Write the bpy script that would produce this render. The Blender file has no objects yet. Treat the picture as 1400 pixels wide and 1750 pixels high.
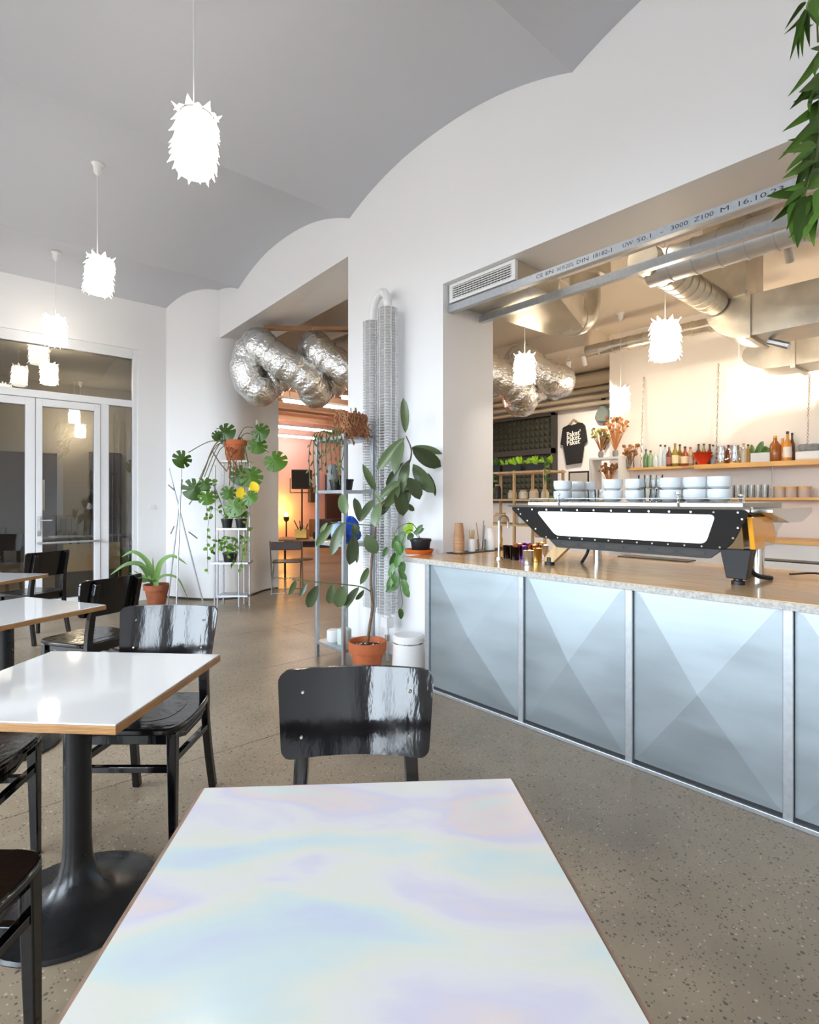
import bpy, bmesh, math, random
from mathutils import Vector, Matrix
random.seed(7)
# ------------------------------------------------------------------ camera frame
# World axes follow the building: +Y runs along the bar wall away from us, +X runs along the door wall.
YAW = math.atan2(835, 945)
CO, SI = math.cos(YAW), math.sin(YAW)
EYE = 1.36
F = 945.0
HOR = 854.0
sc = bpy.context.scene
cd = bpy.data.cameras.new('camera'); cam = bpy.data.objects.new('camera', cd)
sc.collection.objects.link(cam)
cd.sensor_fit = 'HORIZONTAL'; cd.sensor_width = 36.0; cd.lens = F / 1400 * 36
cd.shift_y = -(875 - HOR) / 1400
cd.clip_start = 0.05; cd.clip_end = 200
cam.location = (0, 0, EYE); cam.rotation_euler = (math.pi / 2, 0, -YAW)
sc.camera = cam
# ------------------------------------------------------------------ light of the place
SKY = 11.0
w = bpy.data.worlds.new('sky'); sc.world = w; w.use_nodes = True
_n = w.node_tree.nodes; _l = w.node_tree.links
bg = _n['Background']; bg.inputs[1].default_value = SKY
_tc = _n.new('ShaderNodeTexCoord'); _sp = _n.new('ShaderNodeSeparateXYZ'); _r = _n.new('ShaderNodeValToRGB')   # overcast sky above, street below
_l.new(_tc.outputs['Generated'], _sp.inputs[0]); _mr = _n.new('ShaderNodeMapRange'); _mr.inputs['From Min'].default_value = -0.05; _mr.inputs['From Max'].default_value = 0.08
_l.new(_sp.outputs['Z'], _mr.inputs[0]); _l.new(_mr.outputs[0], _r.inputs[0]); _l.new(_r.outputs[0], bg.inputs[0])
_r.color_ramp.elements[0].color = (0.16, 0.16, 0.16, 1); _r.color_ramp.elements[1].color = (0.78, 0.89, 1.0, 1)
sc.view_settings.view_transform = 'Standard'; sc.view_settings.look = 'None'
sc.view_settings.exposure = 0.62; sc.view_settings.gamma = 1.0; sc.view_settings.use_curve_mapping = False
PENDANT, BARPEND = 4.5, 10.0
cy = sc.cycles
cy.max_bounces = 9; cy.diffuse_bounces = 6; cy.glossy_bounces = 4; cy.transmission_bounces = 6; cy.transparent_max_bounces = 40
cy.sample_clamp_indirect = 6.0; cy.caustics_reflective = False; cy.caustics_refractive = False
WIN_L = [(-2.9, -0.6), (0.3, 3.1), (3.7, 7.3)]          # windows of the street wall: y ranges
WIN_B = []                      # windows behind the camera: x ranges
WZ0, WZ1 = 0.65, 3.45
XL, YB = -3.9, -3.6
def portal(loc, rot, sx, sy):
    l = bpy.data.lights.new('daylight', 'AREA'); l.shape = 'RECTANGLE'; l.size = sx; l.size_y = sy
    l.cycles.is_portal = True
    o = bpy.data.objects.new('daylight', l); o.location = loc; o.rotation_euler = rot; sc.collection.objects.link(o)
for a, b in WIN_L: portal((XL - 0.12, (a + b) / 2, (WZ0 + WZ1) / 2), (0, -math.pi / 2, 0), WZ1 - WZ0, b - a)
for a, b in WIN_B: portal(((a + b) / 2, YB - 0.12, (WZ0 + WZ1) / 2), (math.pi / 2, 0, 0), b - a, WZ1 - WZ0)
# ------------------------------------------------------------------ helpers
COL = sc.collection
def W(x, d, z):                      # camera-aligned metres -> world
    return Vector((CO * x + SI * d, -SI * x + CO * d, z))
def P(px, py, d):                    # photo pixel at distance d
    return W((px - 700) / F * d, d, EYE - (py - HOR) / F * d)
def PX(px, py, X):                   # photo pixel on a plane X = const
    t = (px - 700) / F; return P(px, py, X / (SI + CO * t))
def PYp(px, py, Y):
    t = (px - 700) / F; return P(px, py, Y / (CO - SI * t))
def PZ(px, py, z):
    return P(px, py, (EYE - z) * F / (py - HOR))
def rz_dir(dx, dd):                  # yaw that turns local +Y to a camera-frame direction
    v = W(dx, dd, 0); return math.atan2(-v.x, v.y)
class MB:
    def __init__(s): s.v = []; s.f = []
    def add(s, vs, fs, M=None):
        n = len(s.v)
        s.v += [tuple(M @ Vector(p)) if M else tuple(p) for p in vs]
        s.f += [tuple(i + n for i in f) for f in fs]; return s
    def box(s, x0, x1, y0, y1, z0, z1, M=None):
        return s.add([(x0,y0,z0),(x1,y0,z0),(x1,y1,z0),(x0,y1,z0),(x0,y0,z1),(x1,y0,z1),(x1,y1,z1),(x0,y1,z1)],
            [(3,2,1,0),(4,5,6,7),(0,1,5,4),(1,2,6,5),(2,3,7,6),(3,0,4,7)], M)
    def prism(s, poly, z0, z1, M=None):          # poly in xy, counter-clockwise
        n = len(poly)
        vs = [(x,y,z0) for x,y in poly] + [(x,y,z1) for x,y in poly]
        fs = [tuple(range(n-1,-1,-1)), tuple(range(n,2*n))] + [(i,(i+1)%n,(i+1)%n+n,i+n) for i in range(n)]
        return s.add(vs, fs, M)
    def lathe(s, prof, n=24, M=None, c=(0,0,0)):
        vs = []; fs = []
        for r, z in prof:
            for k in range(n):
                a = 2*math.pi*k/n; vs.append((c[0]+r*math.cos(a), c[1]+r*math.sin(a), c[2]+z))
        m = len(prof)
        for i in range(m-1):
            for k in range(n):
                k2 = (k+1)%n; fs.append((i*n+k, i*n+k2, (i+1)*n+k2, (i+1)*n+k))
        if prof[0][0] > 1e-5: fs.append(tuple(range(n-1,-1,-1)))
        if prof[-1][0] > 1e-5: fs.append(tuple(range((m-1)*n, m*n)))
        return s.add(vs, fs, M)
    def tube(s, pts, r, n=8, cap=True, M=None, sq=None):
        pts = [Vector(p) for p in pts]; m = len(pts); vs = []; fs = []
        up = None
        for i, p in enumerate(pts):
            t = (pts[min(i+1,m-1)] - pts[max(i-1,0)])
            t = t.normalized() if t.length > 1e-9 else Vector((0,0,1))
            if up is None:
                up = Vector((0,0,1)) if abs(t.z) < 0.9 else Vector((0,1,0))
            a = (up - t*up.dot(t))
            if a.length < 1e-6: a = t.orthogonal()
            a.normalize(); b = t.cross(a); up = a
            rr = r[i] if isinstance(r,(list,tuple)) else r
            for k in range(n):
                an = 2*math.pi*(k+0.5)/n
                q = rr*(1.414 if n == 4 else 1)
                vs.append(p + a*math.cos(an)*q + b*math.sin(an)*q)
        for i in range(m-1):
            for k in range(n):
                k2=(k+1)%n; fs.append((i*n+k, i*n+k2, (i+1)*n+k2, (i+1)*n+k))
        if cap: fs.append(tuple(range(n-1,-1,-1))); fs.append(tuple(range((m-1)*n,m*n)))
        return s.add(vs, fs, M)
    def grid(s, fn, nu, nv, M=None):
        vs=[fn(i/nu,j/nv) for j in range(nv+1) for i in range(nu+1)]
        fs=[(j*(nu+1)+i, j*(nu+1)+i+1, (j+1)*(nu+1)+i+1, (j+1)*(nu+1)+i) for j in range(nv) for i in range(nu)]
        return s.add(vs, fs, M)
    def mesh(s, name, mat=None, smooth=False):
        me = bpy.data.meshes.new(name); me.from_pydata(s.v, [], s.f); me.update()
        if mat: me.materials.append(mat)
        if smooth:
            me.shade_smooth()
            try: me.set_sharp_from_angle(angle=math.radians(38))
            except Exception: pass
        return me
    def build(s, name, mat, parent=None, smooth=False, bevel=0, kind=None):
        o = bpy.data.objects.new(name, s.mesh(name, mat, smooth)); COL.objects.link(o)
        if parent: o.parent = parent
        if bevel:
            b = o.modifiers.new('bevel','BEVEL'); b.width = bevel; b.segments = 2; b.limit_method='ANGLE'; b.angle_limit=math.radians(40)
        if kind: o['kind'] = kind
        return o
def obj(name, me, parent=None, mat4=None):
    o = bpy.data.objects.new(name, me); COL.objects.link(o)
    if parent: o.parent = parent
    if mat4 is not None: o.matrix_basis = mat4
    return o
def tag(o, label, cat, group=None):
    o['label'] = label; o['category'] = cat
    if group: o['group'] = group
    return o
def thing(name, label, cat, loc=(0,0,0), rz=0, group=None):
    o = bpy.data.objects.new(name, None); o.empty_display_size = 0.1; COL.objects.link(o)
    o.location = loc; o.rotation_euler = (0,0,rz); return tag(o, label, cat, group)
def struct(o): o['kind'] = 'structure'; return o
def copy_tree(o, parent=None):
    c = o.copy(); COL.objects.link(c)
    if parent: c.parent = parent
    for ch in o.children: copy_tree(ch, c)
    return c
def arc(c, r, a0, a1, n, ax=(1,0,0), ay=(0,0,1)):
    c=Vector(c); ax=Vector(ax); ay=Vector(ay)
    return [c + ax*r*math.cos(a0+(a1-a0)*i/n) + ay*r*math.sin(a0+(a1-a0)*i/n) for i in range(n+1)]
def rpoly(pts, r, n=4):              # rounded polygon (convex, CCW)
    out=[]; m=len(pts)
    for i in range(m):
        p=Vector(pts[i]); a=(Vector(pts[i-1])-p); b=(Vector(pts[(i+1)%m])-p)
        rr=min(r, a.length*0.45, b.length*0.45); A=p+a.normalized()*rr; B=p+b.normalized()*rr
        for k in range(n+1):
            t=k/n; q=A*(1-t)**2+p*2*t*(1-t)+B*t*t; out.append((q.x,q.y))
    return out
def spline(pts, n=6):                # Catmull-Rom
    P_=[Vector(p) for p in pts]; out=[]
    for i in range(len(P_)-1):
        p0=P_[max(i-1,0)];p1=P_[i];p2=P_[i+1];p3=P_[min(i+2,len(P_)-1)]
        for k in range(n):
            t=k/n
            out.append(0.5*((2*p1)+(p2-p0)*t+(2*p0-5*p1+4*p2-p3)*t*t+(3*p1-p0-3*p2+p3)*t**3))
    out.append(P_[-1]); return out
def text_mesh(s, size, M, mb, ext=0.0, bold=0.0, sx=1.0):
    cu = bpy.data.curves.new('lettering','FONT'); cu.body=s; cu.size=size; cu.extrude=ext; cu.offset=bold; cu.resolution_u=2
    o = bpy.data.objects.new('lettering',cu); COL.objects.link(o)
    dg = bpy.context.evaluated_depsgraph_get(); dg.update()
    me = bpy.data.meshes.new_from_object(o.evaluated_get(dg))
    mb.add([(v.co.x*sx, v.co.y, v.co.z) for v in me.vertices], [tuple(p.vertices) for p in me.polygons], M)
    wd = max([v.co.x for v in me.vertices], default=0)*sx
    bpy.data.objects.remove(o); bpy.data.curves.remove(cu); bpy.data.meshes.remove(me); return wd
# ------------------------------------------------------------------ materials
MATS={}
def mat(name, col=(0.8,0.8,0.8), rough=0.5, metal=0.0, spec=0.5, var=0.0, vscale=6.0, bump=0.0, bscale=30.0, emit=0, ecol=None,
        coat=0.0, rvar=0.0, trans=0.0, alpha=1.0, stretch=None, objvar=0.0, ior=1.45, sss=0.0):
    if name in MATS: return MATS[name]
    m=bpy.data.materials.new(name); m.use_nodes=True; nt=m.node_tree; n=nt.nodes; b=n['Principled BSDF']
    b.inputs['Base Color'].default_value=(*col,1); b.inputs['Roughness'].default_value=rough; b.inputs['Metallic'].default_value=metal
    b.inputs['Specular IOR Level'].default_value=spec; b.inputs['Coat Weight'].default_value=coat; b.inputs['Coat Roughness'].default_value=0.05
    b.inputs['Transmission Weight'].default_value=trans; b.inputs['IOR'].default_value=ior
    if emit: b.inputs['Emission Strength'].default_value=emit; b.inputs['Emission Color'].default_value=(*(ecol or col),1)
    tc=n.new('ShaderNodeTexCoord'); src=tc.outputs['Object']
    if stretch:
        mp=n.new('ShaderNodeMapping'); mp.inputs['Scale'].default_value=stretch; nt.links.new(src,mp.inputs['Vector']); src=mp.outputs['Vector']
    if var or rvar:
        no=n.new('ShaderNodeTexNoise'); no.inputs['Scale'].default_value=vscale; no.inputs['Detail'].default_value=5; nt.links.new(src,no.inputs['Vector'])
        if var:
            mx=n.new('ShaderNodeMix'); mx.data_type='RGBA'; mr=n.new('ShaderNodeMapRange')
            mr.inputs['From Min'].default_value=0.3; mr.inputs['From Max'].default_value=0.7; nt.links.new(no.outputs['Fac'],mr.inputs['Value'])
            mx.inputs[6].default_value=(*[c*(1-var) for c in col],1); mx.inputs[7].default_value=(*[min(1,c*(1+var)) for c in col],1)
            nt.links.new(mr.outputs[0],mx.inputs[0]); nt.links.new(mx.outputs[2],b.inputs['Base Color'])
        if rvar:
            m2=n.new('ShaderNodeMapRange'); m2.inputs['From Min'].default_value=0.3; m2.inputs['From Max'].default_value=0.7
            m2.inputs['To Min'].default_value=max(0.02,rough-rvar); m2.inputs['To Max'].default_value=min(1,rough+rvar)
            nt.links.new(no.outputs['Fac'],m2.inputs['Value']); nt.links.new(m2.outputs[0],b.inputs['Roughness'])
    if objvar:
        oi=n.new('ShaderNodeObjectInfo'); hs=n.new('ShaderNodeHueSaturation'); hs.inputs['Color'].default_value=(*col,1)
        mv=n.new('ShaderNodeMapRange'); mv.inputs['To Min'].default_value=1-objvar; mv.inputs['To Max'].default_value=1+objvar
        nt.links.new(oi.outputs['Random'],mv.inputs['Value']); nt.links.new(mv.outputs[0],hs.inputs['Value']); nt.links.new(hs.outputs[0],b.inputs['Base Color'])
    if bump:
        nb=n.new('ShaderNodeTexNoise'); nb.inputs['Scale'].default_value=bscale; nb.inputs['Detail'].default_value=4; nt.links.new(src,nb.inputs['Vector'])
        bp=n.new('ShaderNodeBump'); bp.inputs['Strength'].default_value=bump; bp.inputs['Distance'].default_value=0.02
        nt.links.new(nb.outputs['Fac'],bp.inputs['Height']); nt.links.new(bp.outputs['Normal'],b.inputs['Normal'])
    MATS[name]=m; return m
def pane_mat(name, tint, refl=0.08, rough=0.0, ior=1.5):
    m=bpy.data.materials.new(name); m.use_nodes=True; nt=m.node_tree; n=nt.nodes; n.remove(n['Principled BSDF'])
    t=n.new('ShaderNodeBsdfTransparent'); t.inputs[0].default_value=(*tint,1)
    g=n.new('ShaderNodeBsdfGlossy'); g.inputs['Roughness'].default_value=rough; g.inputs[0].default_value=(1,1,1,1)
    fr=n.new('ShaderNodeFresnel'); fr.inputs[0].default_value=ior; ad=n.new('ShaderNodeMath'); ad.operation='ADD'; ad.inputs[1].default_value=refl; ad.use_clamp=True
    mx=n.new('ShaderNodeMixShader'); nt.links.new(fr.outputs[0],ad.inputs[0]); nt.links.new(ad.outputs[0],mx.inputs[0])
    nt.links.new(t.outputs[0],mx.inputs[1]); nt.links.new(g.outputs[0],mx.inputs[2]); nt.links.new(mx.outputs[0],n['Material Output'].inputs[0])
    MATS[name]=m; return m
M_wall=mat('white_plaster',(0.86,0.86,0.87),0.55,bump=0.03,bscale=8)
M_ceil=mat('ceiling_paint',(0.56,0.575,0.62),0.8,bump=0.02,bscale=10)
M_barwall=mat('bar_plaster',(0.84,0.80,0.76),0.7)
M_barceil=mat('bar_ceiling_paint',(0.70,0.62,0.52),0.8)
M_pink=mat('pink_lit_plaster',(0.88,0.58,0.57),0.8)  # pink light of the back room is mixed into the wall colour
M_orange=mat('orange_lit_ceiling',(0.62,0.40,0.27),0.8)  # base colour carries the orange light on back-room ceiling and beams
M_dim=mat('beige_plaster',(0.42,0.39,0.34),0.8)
M_black=mat('black_lacquer',(0.004,0.004,0.005),0.10,spec=0.7,rvar=0.06,vscale=6,bump=0.09,bscale=16,stretch=(1,1,0.25))
M_blackm=mat('black_iron',(0.012,0.012,0.013),0.3,spec=0.5,rvar=0.08,vscale=9,bump=0.04,bscale=40)
M_white=mat('white_enamel',(0.82,0.82,0.82),0.3)
M_frame=mat('white_aluminium',(0.80,0.81,0.83),0.35)
M_lam=mat('white_laminate',(0.90,0.91,0.92),0.07,spec=0.6,coat=0.5)
M_ply=mat('plywood_edge',(0.44,0.23,0.09),0.5,var=0.35,vscale=14,stretch=(1,1,30))
M_plyl=mat('pale_plywood',(0.58,0.40,0.20),0.55,var=0.2,vscale=5,stretch=(1,8,1))
M_rim=mat('brown_edge',(0.30,0.20,0.14),0.5,var=0.2,vscale=20)
M_galv=mat('galvanised_steel',(0.35,0.40,0.43),0.42,metal=0.75,var=0.08,vscale=3.0,rvar=0.07,stretch=(1,0.6,3))
M_galv2=mat('galvanised_profile',(0.50,0.53,0.56),0.38,metal=0.85,var=0.07,vscale=40)
M_steel=mat('polished_steel',(0.62,0.61,0.58),0.18,metal=1.0)
M_chrome=mat('chrome',(0.8,0.8,0.8),0.08,metal=1.0)
M_duct=mat('duct_zinc',(0.58,0.54,0.46),0.36,metal=0.9,var=0.15,vscale=5,rvar=0.08)
M_foil=mat('aluminium_foil',(0.80,0.80,0.79),0.22,metal=1.0,bump=1.0,bscale=26)
M_worktop=mat('counter_top_wood',(0.68,0.44,0.22),0.22,var=0.18,vscale=4,stretch=(8,1,1),coat=0.3)
M_workedge=mat('chipboard_edge',(0.44,0.42,0.39),0.6,var=0.28,vscale=90)
M_terra=mat('terracotta',(0.52,0.14,0.05),0.7,var=0.12,vscale=9)
M_terra2=mat('terracotta_dark',(0.36,0.11,0.05),0.75,var=0.2,vscale=12)
M_soil=mat('soil',(0.05,0.03,0.02),0.95,bump=0.8,bscale=60,var=0.4,vscale=50)
M_saucer=mat('orange_plastic',(0.75,0.17,0.03),0.45)
M_blackp=mat('black_plastic',(0.015,0.015,0.016),0.45)
M_bark=mat('bark',(0.20,0.13,0.08),0.8,var=0.3,vscale=30)
M_stem=mat('green_stem',(0.12,0.15,0.05),0.6,var=0.3,vscale=20)
M_rub=mat('rubber_leaf',(0.095,0.135,0.060),0.3,spec=0.5,objvar=0.45,var=0)
M_mon=mat('monstera_leaf',(0.07,0.16,0.02),0.35,objvar=0.4)
M_poth=mat('pothos_leaf',(0.13,0.27,0.035),0.4,objvar=0.5)
M_phil=mat('philodendron_leaf',(0.075,0.17,0.04),0.35,objvar=0.4)
M_fern=mat('fern_leaf',(0.085,0.18,0.025),0.45,objvar=0.6)
M_lime=mat('lime_leaf',(0.35,0.60,0.03),0.4,objvar=0.3)
M_yel=mat('yellow_leaf',(0.85,0.62,0.01),0.5)
M_aga=mat('striped_leaf',(0.14,0.25,0.07),0.4,objvar=0.4)
M_dry=mat('dried_flower',(0.45,0.20,0.07),0.8,objvar=0.5)
M_dryg=mat('dried_grass',(0.45,0.45,0.12),0.8,objvar=0.5)
M_root=mat('root_fibre',(0.32,0.15,0.07),0.9,var=0.5,vscale=40)
M_lamp=mat('lamp_paper',(0.95,0.93,0.88),0.6,emit=PENDANT,ecol=(1.0,0.94,0.84))
M_lampb=mat('bar_lamp_paper',(0.95,0.92,0.85),0.6,emit=BARPEND,ecol=(1.0,0.85,0.66))
M_tube=mat('tube_glow',(1,0.9,0.75),0.5,emit=34,ecol=(1.0,0.88,0.76))
M_zinc=mat('bright_zinc',(0.66,0.67,0.67),0.36,metal=0.55,var=0.06,vscale=12)
M_dull=mat('dull_steel',(0.34,0.36,0.35),0.25,metal=1.0)
M_warmpipe=mat('warm_painted_pipe',(0.60,0.52,0.38),0.35,metal=0.3)
M_screen=mat('lit_panel',(0.9,0.95,1.0),0.2,emit=0.62,ecol=(0.84,0.95,1.0),var=0.12,vscale=5)
M_gold=mat('gold_metal',(0.72,0.45,0.12),0.2,metal=1.0)
M_amber=mat('amber_acrylic',(0.80,0.36,0.03),0.12,spec=0.6)
M_glass=pane_mat('clear_glass',(0.975,0.985,0.985),0.0,0.0,1.28)
M_door=pane_mat('door_glass',(0.91,0.92,0.90),0.02)
M_paper=mat('kraft_paper',(0.50,0.28,0.15),0.7,objvar=0.15)
M_cup=mat('white_porcelain',(0.78,0.82,0.84),0.12,spec=0.6)
M_dark=mat('charcoal_foam',(0.062,0.062,0.045),0.85)
M_darkw=mat('dark_wood_frame',(0.05,0.045,0.04),0.6)
M_wood=mat('pine_shelf',(0.78,0.46,0.16),0.45,var=0.12,vscale=4,stretch=(8,1,1))
M_red=mat('red_glaze',(0.72,0.05,0.015),0.25)
M_shirt=mat('black_cotton',(0.016,0.016,0.016),0.9)
M_print=mat('white_print',(0.85,0.83,0.78),0.8)
M_ink=mat('ink',(0.04,0.045,0.06),0.7)
M_bag=mat('grey_green_fabric',(0.16,0.19,0.17),0.7)
M_blue=mat('blue_plastic',(0.02,0.10,0.60),0.4)
M_grey=mat('grey_concrete',(0.25,0.26,0.27),0.8,var=0.2,vscale=30)
M_brown=mat('dark_brown_paint',(0.07,0.05,0.045),0.5)
M_plank=mat('orange_plank',(0.40,0.20,0.09),0.6,var=0.2,vscale=5,stretch=(8,1,1))
# terrazzo floor
def floor_mat():
    m=bpy.data.materials.new('ground_concrete'); m.use_nodes=True; nt=m.node_tree; n=nt.nodes; b=n['Principled BSDF']
    g=n.new('ShaderNodeNewGeometry'); src=g.outputs['Position']
    no=n.new('ShaderNodeTexNoise'); no.inputs['Scale'].default_value=1.3; no.inputs['Detail'].default_value=6; nt.links.new(src,no.inputs['Vector'])
    r=n.new('ShaderNodeValToRGB'); nt.links.new(no.outputs['Fac'],r.inputs[0])
    r.color_ramp.elements[0].position=0.32; r.color_ramp.elements[0].color=(0.255,0.195,0.13,1)
    r.color_ramp.elements[1].position=0.68; r.color_ramp.elements[1].color=(0.45,0.36,0.255,1)
    def specks(scale, lo, hi, col, prev, seed):
        v=n.new('ShaderNodeTexVoronoi'); v.inputs['Scale'].default_value=scale; v.inputs['Randomness'].default_value=1.0
        mp=n.new('ShaderNodeMapping'); mp.inputs['Location'].default_value=(seed,seed*2,0); nt.links.new(src,mp.inputs[0]); nt.links.new(mp.outputs[0],v.inputs['Vector'])
        # only some cells carry a stone, and each stone has its own size
        sep=n.new('ShaderNodeSeparateColor'); nt.links.new(v.outputs['Color'],sep.inputs[0])
        th=n.new('ShaderNodeMapRange'); th.inputs['From Min'].default_value=lo; th.inputs['From Max'].default_value=1.0
        th.inputs['To Min'].default_value=0.0; th.inputs['To Max'].default_value=hi; nt.links.new(sep.outputs[0],th.inputs[0])
        lt=n.new('ShaderNodeMath'); lt.operation='LESS_THAN'; nt.links.new(v.outputs['Distance'],lt.inputs[0]); nt.links.new(th.outputs[0],lt.inputs[1])
        mx=n.new('ShaderNodeMix'); mx.data_type='RGBA'; mu=n.new('ShaderNodeMath'); mu.operation='MULTIPLY'; mu.inputs[1].default_value=0.75
        nt.links.new(lt.outputs[0],mu.inputs[0]); nt.links.new(mu.outputs[0],mx.inputs[0]); nt.links.new(prev,mx.inputs[6]); mx.inputs[7].default_value=(*col,1)
        return mx.outputs[2]
    o=specks(62,0.62,0.40,(0.05,0.042,0.036),r.outputs[0],0.0)
    o=specks(105,0.5,0.42,(0.09,0.065,0.045),o,3.1)
    o=specks(80,0.74,0.36,(0.62,0.57,0.50),o,7.7)
    nt.links.new(o,b.inputs['Base Color'])
    m2=n.new('ShaderNodeMapRange'); m2.inputs['From Min'].default_value=0.3; m2.inputs['From Max'].default_value=0.7
    m2.inputs['To Min'].default_value=0.30; m2.inputs['To Max'].default_value=0.48
    nt.links.new(no.outputs['Fac'],m2.inputs[0]); nt.links.new(m2.outputs[0],b.inputs['Roughness'])
    return m
M_floor=floor_mat()
M_joint=mat('joint_filler',(0.07,0.06,0.05),0.9)
def irid_mat():
    m=bpy.data.materials.new('iridescent_laminate'); m.use_nodes=True; nt=m.node_tree; n=nt.nodes; b=n['Principled BSDF']
    tc=n.new('ShaderNodeTexCoord'); mp=n.new('ShaderNodeMapping'); mp.inputs['Scale'].default_value=(1.5,3.6,1); nt.links.new(tc.outputs['Object'],mp.inputs[0])
    no=n.new('ShaderNodeTexNoise'); no.inputs['Scale'].default_value=1.6; no.inputs['Detail'].default_value=4; no.inputs['Roughness'].default_value=0.45; no.inputs['Distortion'].default_value=0.35
    nt.links.new(mp.outputs[0],no.inputs['Vector'])
    r=n.new('ShaderNodeValToRGB'); nt.links.new(no.outputs['Fac'],r.inputs[0]); e=r.color_ramp.elements
    cols=[(0.28,(0.50,0.58,0.80)),(0.38,(0.56,0.74,0.74)),(0.46,(0.75,0.76,0.62)),(0.52,(0.74,0.72,0.74)),(0.58,(0.62,0.58,0.76)),(0.64,(0.78,0.62,0.60)),(0.72,(0.60,0.75,0.70))]
    e[0].position,e[0].color=cols[0][0],(*cols[0][1],1); e[1].position,e[1].color=cols[-1][0],(*cols[-1][1],1)
    for p,c in cols[1:-1]:
        q=e.new(p); q.color=(*c,1)
    mx=n.new('ShaderNodeMix'); mx.data_type='RGBA'; mx.inputs[0].default_value=0.38; nt.links.new(r.outputs[0],mx.inputs[6]); mx.inputs[7].default_value=(0.80,0.81,0.82,1)
    nt.links.new(mx.outputs[2],b.inputs['Base Color']); b.inputs['Roughness'].default_value=0.16; b.inputs['Specular IOR Level'].default_value=0.5
    return m
M_irid=irid_mat()
# ------------------------------------------------------------------ the room
XW, XW2 = 3.10, 3.71           # bar wall: near and far face
YD = 8.0                       # door wall
YJ, YP = 3.108, 4.405          # the pillar between the two openings
YE = 7.30                      # far end of the left opening
JOINT = [2.91, 4.12, 5.33, 6.54, 7.75, 8.96, 10.17, 11.38]
fl = struct(MB().box(-4.2, 12.2, -3.9, 18.2, -0.12, -0.012).build('floor', M_joint))
ys = [-3.9] + JOINT + [18.2]; xs = [-4.2, 2.93, 12.2]
for i in range(len(ys)-1):
    for j in range(2):
        g = 0.0025
        MB().box(xs[j]+g, xs[j+1]-g, ys[i]+g, ys[i+1]-g, -0.012, 0.0).build('floor_slab', M_floor, fl)
# vaulted ceiling: shallow brick-cap bays, axes along X
CUSP = [-5.19, -2.81, -0.43, 1.948, 4.386, 6.71]
def vault(y):
    for a, b in zip(CUSP, CUSP[1:]):
        if a <= y <= b:
            t = (y-a)/(b-a)*2-1; return 4.075 + 0.235*(1-abs(t)**2.2)
    t = (y-6.71)/(8.25-6.71)*2-1
    return (4.04 if t < 0 else 3.80) + (0.17 if t < 0 else 0.41)*(1-abs(t)**2.0)
cb = MB(); yy = [YB-0.2]
while yy[-1] < YD+0.1: yy.append(min(yy[-1]+0.06, YD+0.1))
yy = sorted(set(yy + [c for c in CUSP if c > YB]))
n = len(yy); vs = []; fs = []
for y in yy: vs += [(XL-0.2, y, vault(y)), (XW+0.05, y, vault(y))]
for i in range(n-1): fs.append((2*i, 2*i+2, 2*i+3, 2*i+1))
cb.add(vs, fs)
n0 = len(vs)
cb.add([(XL-0.2,YB-0.2,4.7),(XW+0.05,YB-0.2,4.7),(XW+0.05,YD+0.1,4.7),(XL-0.2,YD+0.1,4.7)], [(0,1,2,3)])
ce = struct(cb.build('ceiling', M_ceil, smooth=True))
# bar wall: pillar, headers over the two openings
wb = MB()
wb.box(XW, XW2, YJ, YP, 0, 4.6)
wb.box(XW, XW2, YB-0.3, YJ, 3.07, 4.6)
wb.box(XW, XW2, YB-0.3, -2.6, 0, 3.07)
wb.add([(XW,YP,3.718),(XW2,YP,3.718),(XW2,YE+0.3,3.60),(XW-0.07,YE,3.55),(XW,YP,4.6),(XW2,YP,4.6),(XW2,YE+0.3,4.6),(XW-0.07,YE,4.6)],
       [(0,3,2,1),(4,5,6,7),(0,1,5,4),(1,2,6,5),(2,3,7,6),(3,0,4,7)])
struct(wb.build('wall_right', M_wall))
pier = [(p.x,p.y) for p in spline([(2.555,8.0,0),(2.76,7.62,0),(2.97,7.37,0),(3.25,7.28,0),(3.52,7.37,0),(3.83,7.60,0),(4.1,7.67,0)],5)]
struct(MB().prism(pier+[(4.1,8.2),(2.555,8.2)],0,4.6).build('wall_corner', M_wall, smooth=True))
bb = MB()
line=[(x-0.012,y-0.012) for x,y in pier]
for (a,b),(c,d) in zip(line,line[1:]):
    bb.add([(a,b,0),(c,d,0),(c,d,0.025),(a,b,0.025),(a+.02,b+.02,0.025),(c+.02,d+.02,0.025)],[(0,1,2,3),(3,2,5,4)])
struct(bb.build('baseboard_corner', M_joint))
# door wall
DXR, DXL, DZ = 2.19, -0.25, 3.38
wd = MB(); wd.box(DXR, 2.56, YD, YD+0.2, 0, 4.6); wd.box(DXL, DXR, YD, YD+0.2, DZ, 4.6); wd.box(XL-0.2, DXL, YD, YD+0.2, 0, 4.6)
struct(wd.build('wall_door', M_wall))
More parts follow.
